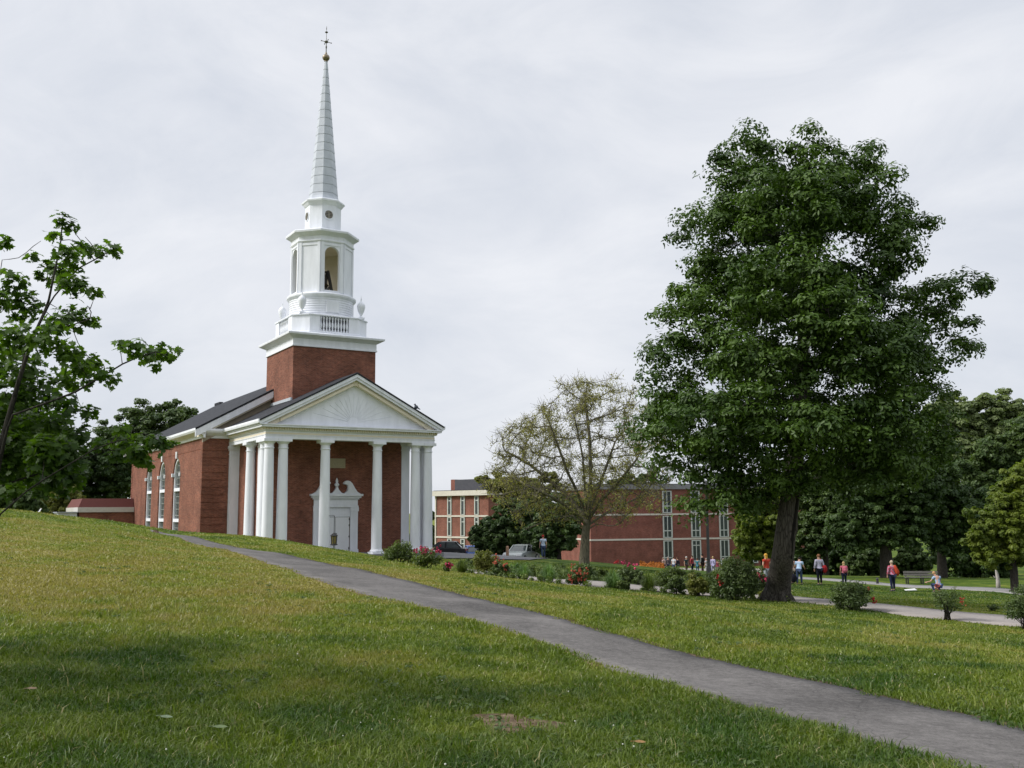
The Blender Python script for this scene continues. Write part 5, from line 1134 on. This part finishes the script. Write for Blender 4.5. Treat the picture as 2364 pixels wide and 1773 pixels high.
shrub('low rose bush covered with dull red blooms between grass tufts', 1330, dep(1330,1352), 52, 36, 'rose', [(-.6,.6,CORAL,.10),(-.2,.8,CORAL,.11),(.1,.5,CORAL,.10),(.45,.7,CORAL,.11),(.7,.5,CORAL,.1),(-.4,.35,CORAL,.09),(.2,.9,CORAL,.08)], ncl=20)
shrub('green leafy shrub with two orange blooms behind the dull red rose bush', 1345, dep(1345,1342), 70, 44, 'rose', [(-.75,.78,CORAL,.09),(.1,.55,CORAL,.12)])
shrub('plain green shrub right of the orange blooms under the half-bare tree', 1382, dep(1382,1342), 44, 36, 'shrub')
tuft('wide blue-green grass tuft below the tall red flower spikes', 1412, dep(1412,1359), 52, 46)
sp_ = shrub('plant with tall crimson flower spikes and dark leaves', 1446, dep(1446,1350), 56, 44, 'rose', [(-.9,1.12,RED,.11),(-.45,1.10,PINK,.10),(.42,1.0,PINK,.14)])
tuft('loose dark green grass clump right of the crimson spikes', 1492, dep(1492,1364), 50, 44, 'shrub')
shrub('tall light green shrub in front of the low grey wall', 1552, dep(1552,1356), 66, 54, 'shrub', ncl=40)
shrub('small pale shrub at the path edge under the tall light green one', 1553, dep(1553,1371), 46, 42, 'rose')
shrub('yellowish shrub between the pale shrub and the largest shrub', 1604, dep(1604,1376), 56, 50, 'olive', ncl=34)
shrub('largest dark green shrub of the bed with one red bloom on its left', 1690, dep(1690,1386), 112, 92, 'rose', [(-.72,.48,RED,.13),(-.6,.44,RED,.09)], ncl=90, nl=110, stems=12)
shrub('pale green shrub behind the left of the largest shrub', 1642, dep(1642,1370), 60, 52, 'shrub', ncl=36)
shrub('rose bush with dusky pink blooms just left of the maple trunk', 1750, dep(1750,1374), 42, 62, 'rose', [(-.1,.55,PINK,.14),(.3,.62,PINK,.12),(-.5,.7,PINK,.09)])
shrub('low yellow-green plant at the left foot of the maple trunk', 1764, dep(1764,1383), 36, 30, 'olive', ncl=16)
shrub('bushy rose shrub right of the maple trunk with red blooms on its right', 1953, dep(1953,1410), 92, 66, 'rose', [(.92,.45,RED,.09),(1.0,.35,RED,.08),(.75,.75,RED,.05)], ncl=60, nl=90, stems=9, leaf=.034)
shrub('thin open rose bush with bare dark stems and a coral bloom at its right', 2172, dep(2172,1430), 72, 80, 'rose', [(.72,.55,CORAL,.07),(.8,.48,CORAL,.06),(-.75,.9,CORAL,.07),(-.6,.98,CORAL,.05)], ncl=30, nl=42, stems=16, leaf=.03, open_=True)
shrub('tall dark rose shrub at the right frame edge by the concrete path', 2350, dep(2350,1452), 78, 96, 'rose', [(.75,.4,CORAL,.06)], ncl=60, nl=70, stems=12, leaf=.03, open_=True)
shrub('small dark weed clump on the lawn behind the concrete path', 2277, dep(2277,1409), 28, 15, 'rose', ncl=10, nl=40, leaf=.03, name='weed', cat='weed', group='weeds on the lawn')
for i, (px, py, w, h, kd, lab) in enumerate([(1085,1312,36,22,'shrub','low green plant behind the small dark grass tuft'),(1240,1330,60,32,'blue','blue-green leafy plant between the two bright tufts'),(1290,1332,50,30,'shrub','leafy green plant left of the two orange blooms'),(1185,1326,44,26,'blue','low leafy plant left of the bright green tuft'),(1520,1352,44,36,'olive','yellow-green plant left of the tall light green shrub'),(1590,1354,50,40,'shrub','light green plant behind the yellowish shrub'),(1435,1362,34,24,'shrub','small green plant between the wide tuft and the loose clump'),(1470,1352,40,34,'rose','dark leafy plant behind the loose grass clump')]):
    shrub(lab, px, dep(px,py), w, h, kd, ncl=18, nl=80)
# orange flower bed before the low wall
def orange_bed():
    mb = MB()
    for i in range(520):
        px = random.uniform(1474, 1530); d_ = random.uniform(74, 92); b = onground(px, d_); petals(mb, (b.x,b.y,b.z+random.uniform(.1,.4)), .12, 3)
    tag(mb.build('orange_flowers', fmat(*ORNG), None, False, fix=False), 'bed of orange flowers before the low grey wall', 'flower bed', kind='stuff')
orange_bed()

# broad-leaved weeds low in the lawn
def weeds():
    n = 900; e = .45; d = (4.6**e+RNG.random(n)*(24**e-4.6**e))**(1/e); x = d*np.tan(np.radians(RNG.uniform(-30, 30, n))); y = d
    k = ~in_poly(x, y, PATHS[0]) & ((np.sin(x*.8+.4*y)*np.sin(y*.6+1.2)+.5*np.sin(x*2.3+y)) > .1); x, y = x[k], y[k]; C = np.stack([x, y, terr(x, y)+.035], 1)
    o = leafcloud('lawn_weeds', LG['mid'], None, C, RNG.uniform(.05, .13, len(C)), RNG.integers(6, 22, len(C)), .024, 'oval', up=1.2, flat=.3)
    tag(o, 'flat broad-leaved weeds scattered in the lawn grass', 'weeds', kind='stuff')
weeds()

def ground_cover():
    dn = (Cu-Cl)/np.linalg.norm(Cu-Cl, axis=1)[:, None]; k = np.where(Cu[:, 0]/Cu[:, 1] < .255)[0]; C = []; r = []
    for _ in range(420):
        i = RNG.choice(k); o_ = RNG.uniform(.1, 2.6) if RNG.random() < .8 else RNG.uniform(-2.6, -2.15); q = Cu[i]+dn[i]*o_+RNG.normal(0, .25, 2)
        hgt = RNG.uniform(.08, .42)*(1 if o_ > 0 else .4)*(.6+.5*math.sin(q[0]*1.3)); rr = RNG.uniform(.14, .30)
        if o_ < 0: q = Cl[i]-dn[i]*RNG.uniform(.0, .2); rr *= .6
        C.append((q[0], q[1], tz(q[0], q[1])+max(hgt, .04))); r.append(rr)
    o = leafcloud('ground_cover', LG['shrub'], None, C, np.array(r), RNG.integers(40, 110, len(C)), .040, 'oval', up=.6, flat=.8)
    tag(o, 'low mixed green planting filling the flower bed along the concrete path', 'ground cover', kind='stuff')
ground_cover()
# ------------------------------------------------------------------ people
def skinmesh(V, E_, R, sub=1):
    me = bpy.data.meshes.new('body'); me.from_pydata([tuple(v) for v in V], E_, []); o = bpy.data.objects.new('body', me); COL.objects.link(o)
    o.modifiers.new('skin', 'SKIN'); sm = o.modifiers.new('sub', 'SUBSURF'); sm.levels = sub; sm.render_levels = sub
    for i, r in enumerate(R):
        me.skin_vertices[0].data[i].radius = (r, r) if isinstance(r, (int, float)) else r
        me.skin_vertices[0].data[i].use_root = (i == 0)
    bpy.context.view_layer.update()
    out_ = bpy.data.meshes.new_from_object(o.evaluated_get(bpy.context.evaluated_depsgraph_get()))
    bpy.data.objects.remove(o); bpy.data.meshes.remove(me); out_.materials.clear(); return out_
CM_ = {}
def cloth(c, k=None):
    key = (tuple(c), tuple(k) if k else None)
    if key not in CM_: CM_[key] = pm('cloth_%d' % len(CM_), c, k or tuple(x*.75 for x in c), 5 if not k else 11, .85, .15, .1, .01, lo=.45, hi=.55)
    return CM_[key]
SKIN = pm('skin', (.50,.30,.22), (.45,.26,.19), 6, .55); SHOE = pm('shoe_dark', (.03,.03,.035), (.05,.05,.055), 8, .6)
def person(label, pos, rz, h, hair, top, legs, pose='stand', top2=None, sleeves=.62, bag=None, longhair=False, shorts=False, stride=.1, fingers=True, bare=False, skin=None):
    k = h/1.75; root = empty('person', pos, rz, label, 'person', None)
    hipz = .93; knee = .50; J = {}
    st = stride
    J['pel'] = (0,0,.96); J['sp1'] = (0,.0,1.10); J['sp2'] = (0,.01,1.27); J['chest'] = (0,0,1.40); J['neck'] = (0,.01,1.50); J['head0'] = (0,.02,1.58); J['head1'] = (0,.03,1.66); J['crown'] = (0,.02,1.74)
    for s_, n_ in ((-1,'l'),(1,'r')):
        f = st*s_
        J['hip'+n_] = (s_*.095,0,.90); J['knee'+n_] = (s_*.105,f*.55+.02,.50); J['ank'+n_] = (s_*.11,f-.02,.09); J['toe'+n_] = (s_*.125,f+.15,.035)
        J['sh'+n_] = (s_*.185,0,1.42); J['el'+n_] = (s_*.245,-.03-f*.3,1.14); J['wr'+n_] = (s_*.25,.06-f*.5,.90); J['hd'+n_] = (s_*.25,.08-f*.5,.82)
    if pose == 'squat':
        dz = -.50
        for q in ('pel','sp1','sp2','chest','neck','head0','head1','crown'): J[q] = (J[q][0], J[q][1], J[q][2]+dz)
        for i_, q in enumerate(('sp2','chest','neck','head0','head1','crown')): J[q] = (J[q][0]-.02*i_, J[q][1]+.10+.035*i_, J[q][2]-.012*i_)
        for s_, n_ in ((-1,'l'),(1,'r')):
            J['hip'+n_] = (s_*.10,.02,.42); J['knee'+n_] = (s_*.20,.40,.50); J['ank'+n_] = (s_*.17,.18,.09); J['toe'+n_] = (s_*.18,.34,.035)
            J['sh'+n_] = (s_*.185,.14,.90); J['el'+n_] = (s_*.30,.28,.66); J['wr'+n_] = (s_*.30,.45,.58) if s_ > 0 else (-.50,.30,.62); J['hd'+n_] = (s_*.29,.52,.55) if s_ > 0 else (-.58,.32,.60)
    if pose == 'lean':
        for i_, q in enumerate(('sp1','sp2','chest','neck','head0','head1','crown')): J[q] = (J[q][0], J[q][1]+.04*(i_+1), J[q][2]-.018*(i_+1))
        for s_, n_ in ((-1,'l'),(1,'r')):
            J['sh'+n_] = (s_*.185,.12,1.36); J['el'+n_] = (s_*.26,.16,1.08); J['wr'+n_] = (s_*.27,.34,.98); J['hd'+n_] = (s_*.27,.41,.96)
    if bag == 'arm':
        J['elr'] = (.27,.02,1.15); J['wrr'] = (.24,.18,1.05); J['hdr'] = (.22,.24,1.03)
    R = dict(pel=(.155,.115),sp1=(.135,.10),sp2=(.15,.105),chest=(.16,.11),neck=.055,head0=(.075,.085),head1=(.085,.10),crown=(.055,.065))
    for n_ in 'lr': R.update({'hip'+n_:.095,'knee'+n_:.06,'ank'+n_:.04,'toe'+n_:.035,'sh'+n_:.06,'el'+n_:.044,'wr'+n_:.03,'hd'+n_:(.04,.022)})
    names_ = list(R); idx = {n_: i for i, n_ in enumerate(names_)}
    E0 = [('pel','sp1'),('sp1','sp2'),('sp2','chest'),('chest','neck'),('neck','head0'),('head0','head1'),('head1','crown')]
    for n_ in 'lr': E0 += [('pel','hip'+n_),('hip'+n_,'knee'+n_),('knee'+n_,'ank'+n_),('ank'+n_,'toe'+n_),('chest','sh'+n_),('sh'+n_,'el'+n_),('el'+n_,'wr'+n_),('wr'+n_,'hd'+n_)]
    V = [Vector(J[n_])*k for n_ in names_]; rad = [tuple(x*k for x in R[n_]) if isinstance(R[n_], tuple) else R[n_]*k for n_ in names_]; EE = [(idx[a], idx[b]) for a, b in E0]
    if fingers:
        for s_, n_ in ((-1,'l'),(1,'r')):
            w_ = Vector(J['wr'+n_]); hd = Vector(J['hd'+n_]); d_ = (hd-w_).normalized(); sd = d_.cross(Vector((1,0,0)));
            sd = sd.normalized() if sd.length > .1 else Vector((0,1,0))
            for q, (o_, l_) in enumerate(((-.028,.060),(-.010,.072),(.009,.068),(.027,.052),(.04,.045))):
                b_ = hd+sd*o_+d_*(.0 if q < 4 else -.045); m_ = b_+(d_+sd*(.0 if q < 4 else .9)).normalized()*l_*.6; t_ = m_+(d_-Vector((s_*.5,0,0))).normalized()*l_*.5
                base = len(V)
                for p_, r_ in ((b_,.010),(m_,.009),(t_,.007)): V.append(p_*k); rad.append(r_*k)
                EE += [(idx['hd'+n_], base), (base, base+1), (base+1, base+2)]
    body = link('body', skinmesh(V, EE, rad, 1), skin or SKIN, root, True)
    def garment(nm, nodes, grow_, mat, pts=None):
        ns = [n_ for n_ in nodes]; ii = {n_: i for i, n_ in enumerate(ns)}; P_ = pts or {}
        return link(nm, skinmesh([Vector(P_.get(n_, J.get(n_)))*k for n_ in ns], [(ii[a], ii[b]) for a, b in E0 if a in ii and b in ii], [tuple(x*k*1.0+grow_*k for x in R[n_]) if isinstance(R[n_], tuple) else (R[n_]+grow_)*k for n_ in ns], 1), mat, root, True)
    P_ = {}
    for n_ in 'lr':
        a, b, c = Vector(J['hip'+n_]), Vector(J['knee'+n_]), Vector(J['ank'+n_]); P_['ank'+n_] = tuple(b.lerp(c, .95))
        a, b, c = Vector(J['sh'+n_]), Vector(J['el'+n_]), Vector(J['wr'+n_]); P_['wr'+n_] = tuple(b.lerp(c, .9)); 
        if sleeves < .7: P_['el'+n_] = tuple(a.lerp(b, sleeves))
    lg = ['pel','hipl','hipr','kneel','kneer'] + ([] if shorts else ['ankl','ankr'])
    garment('trousers', lg, .018, cloth(legs), P_)
    tp_ = ['sp1','pel','sp2','chest','shl','shr','ell','elr'] + (['wrl','wrr'] if sleeves >= .7 else [])
    garment('shirt', tp_, .024, cloth(top, top2), P_)
    hm = MB(); c = Vector(J['head1'])*k; up_ = (Vector(J['crown'])-Vector(J['head0'])).normalized(); bk = Vector((0,-1,0))
    hm.ball(c+up_*.025*k+bk*.018*k, (.094*k,.108*k,.105*k), 14, 10)
    if longhair: hm.ball(c-up_*.09*k+bk*.055*k, (.085*k,.06*k,.12*k), 12, 8)
    if not bare: hm.build('hair', cloth(hair), root, True)
    fm = MB(); fm.ball(c+Vector((0,.112*k,-.005*k)), (.016*k,.02*k,.024*k), 8, 6); 
    fm.build('nose', skin or SKIN, root, True)
    for s_ in (-1, 1):
        em = MB(); em.ball(c+Vector((s_*.034*k,.098*k,.018*k)), .011*k, 8, 6); em.build('eye', DARKM, root, True)
        em = MB(); em.ball(c+Vector((s_*.092*k,.0,.0)), (.014*k,.022*k,.032*k), 8, 6); em.build('ear', skin or SKIN, root, True)
    mm = MB(); mm.ball(c+Vector((0,.095*k,-.05*k)), (.026*k,.01*k,.007*k), 8, 5); mm.build('mouth', cloth((.35,.12,.10)), root, True)
    for n_ in 'lr':
        s = MB(); a = Vector(J['ank'+n_])*k; b = Vector(J['toe'+n_])*k; s.tube([a+Vector((0,-.05*k,-.045*k)), a+Vector((0,-.01*k,-.04*k)), a.lerp(b,.6)+Vector((0,0,-.01*k)), b, b+Vector((0,.04*k,-.005*k))],[.03*k,.05*k,.047*k,.043*k,.02*k],8); s.build('shoe', SHOE, root, True)
    return root, J, k
def G(px, py): return hit(px, py, 30)
def thingbox(name, pos, rz, label, cat, shape, mat):
    o = shape.build(name, mat, None, True); o.location = pos; o.rotation_euler = (0,0,rz); tag(o, label, cat); return o
BLOND, BROWN, GREY = (.50,.36,.18), (.07,.04,.025), (.30,.27,.24)
NAVY = (.018,.024,.055); DENIM = (.05,.075,.14)
p_ = G(1893,1351); person('tall person in a grey-lilac shirt and dark trousers with a red bag at the hip', p_, .12, 1.80, (.22,.10,.05), (.42,.40,.50), (.012,.014,.024), top2=(.34,.33,.42), stride=.06, sleeves=.85)
m = MB(); m.ball((0,0,0), (.17,.11,.24), 12, 9); m.tube([(-.12,0,.2),(-.15,0,.5),(-.22,.03,.62)], .018, 6)
thingbox('shoulder_bag', Vector((p_.x+.30, p_.y-.05, p_.z+.95)), 0, 'red bag hanging at the right hip of the tall person in grey-lilac', 'bag', m, cloth((.32,.02,.025)))
p_ = G(1950,1354); person('short blond person in a pink top with navy trousers, between the two taller people', p_, -.1, 1.46, BLOND, (.52,.10,.16), NAVY, longhair=True, top2=(.45,.16,.20), stride=.07, sleeves=.55)
m = MB(); m.ball((0,0,0), (.16,.10,.21), 12, 9); m.ball((0,-.09,-.05), (.11,.05,.10), 10, 7)
thingbox('backpack', Vector((p_.x, p_.y-.17, p_.z+1.02)), 0, 'pink backpack worn by the short blond person', 'backpack', m, cloth((.55,.14,.20)))
p_ = G(2062,1365); person('grey-blond person in a red patterned top and dark blue trousers standing alone on the lawn', p_, .1, 1.72, (.46,.38,.28), (.42,.06,.09), NAVY, top2=(.40,.22,.32), stride=.08, sleeves=.9)
m = MB(); m.tube([(-.13,0,.48),(-.06,.02,.30),(.03,.0,.08),(.06,.0,-.10)], [.08,.12,.13,.05], 10)
thingbox('jacket', Vector((p_.x+.25, p_.y-.04, p_.z+.98)), 0, 'orange-red jacket draped over the right arm of the person in the red patterned top', 'jacket', m, cloth((.48,.07,.03)))
p_ = G(2168,1369); person('blond person in a light blue shirt crouching behind the thin open rose bush', p_, .15, 1.70, (.42,.25,.12), (.30,.40,.54), (.03,.05,.12), pose='squat', top2=(.22,.31,.45), sleeves=.6)
p_ = G(1846,1351); person('dark-haired person in a light blue shirt bending slightly, just right of the maple trunk', p_, -.5, 1.70, (.02,.018,.016), (.34,.52,.68), DENIM, pose='lean', top2=(.40,.46,.62), sleeves=.6, stride=.12)
m = MB(); m.ball((0,0,0), (.2,.13,.26), 12, 9); m.tube([(-.1,0,.2),(0,0,.42),(.1,0,.2)], .02, 6)
thingbox('duffel_bag', Vector((p_.x-.38, p_.y-.15, p_.z+.42)), .2, 'black bag held low beside the bending person in light blue', 'bag', m, cloth((.012,.012,.02)))
p_ = G(1829,1348); person('person in a pale pink top half hidden behind the maple trunk', p_, .3, 1.62, (.16,.10,.06), (.55,.36,.30), (.30,.26,.20), sleeves=.5)
p_ = G(1771,1353); person('person with yellow-orange hair and a red top left of the maple trunk', p_, .5, 1.66, (.58,.32,.05), (.45,.05,.03), (.30,.32,.36), longhair=True, sleeves=.5)
p_ = onground(1253, 73); person('person in a red cap and pale blue shirt behind the tall blue-green grass tuft', p_, .2, 1.70, (.42,.04,.03), (.48,.58,.70), DENIM, longhair=False, sleeves=.6)
crowd = [(1529,104,(.60,.40,.38),NAVY,GREY,'person in a pale pink top at the left end of the distant group',1.62),(1539,107,(.10,.085,.09),NAVY,GREY,'person in a dark grey top near the dormitory window at the left of the group',1.72),
    (1552,106,(.60,.60,.62),DENIM,BROWN,'person in a white top in front of the first dormitory window column',1.74),(1561,104,(.035,.03,.045),NAVY,BROWN,'person in a black top right of the person in white',1.66),
    (1581,103,(.045,.06,.065),(.10,.06,.05),(.60,.58,.56),'white-haired person in a dark green top at the middle of the group',1.76),(1594,94,(.32,.05,.06),(.012,.016,.04),BROWN,'person in a red top and navy trousers nearest of the distant group',1.66),
    (1606,101,(.05,.17,.22),(.05,.12,.16),BROWN,'person in teal clothes before the dormitory door',1.58),(1618,93,(.02,.02,.022),(.03,.018,.016),(.015,.013,.012),'person all in black left of the lamp post',1.78),
    (1627,102,(.60,.58,.60),(.45,.44,.46),GREY,'person in white tight against the left side of the lamp post',1.64),(1642,100,(.40,.38,.58),(.34,.33,.50),BLOND,'person in lilac clothes right of the lamp post',1.78),
    (1652,104,(.28,.06,.09),(.05,.04,.05),(.45,.3,.25),'short person in a dark red top right of the person in lilac',1.5),(1666,106,(.42,.45,.50),NAVY,GREY,'person in pale grey before the third dormitory window column',1.7),(1680,106,(.03,.035,.04),NAVY,BROWN,'person in a dark coat at the right end of the distant group',1.76)]
for i, (px, d, top, legs, hair, lab, h) in enumerate(crowd):
    p_ = onground(px, d); r_, _, _ = person(lab, p_, RNG.uniform(-1.5, 4), h, hair, top, legs, sleeves=.85 if i % 2 else .55, stride=RNG.uniform(.03,.14), fingers=True)
    r_['group'] = 'people gathered before the long dormitory'
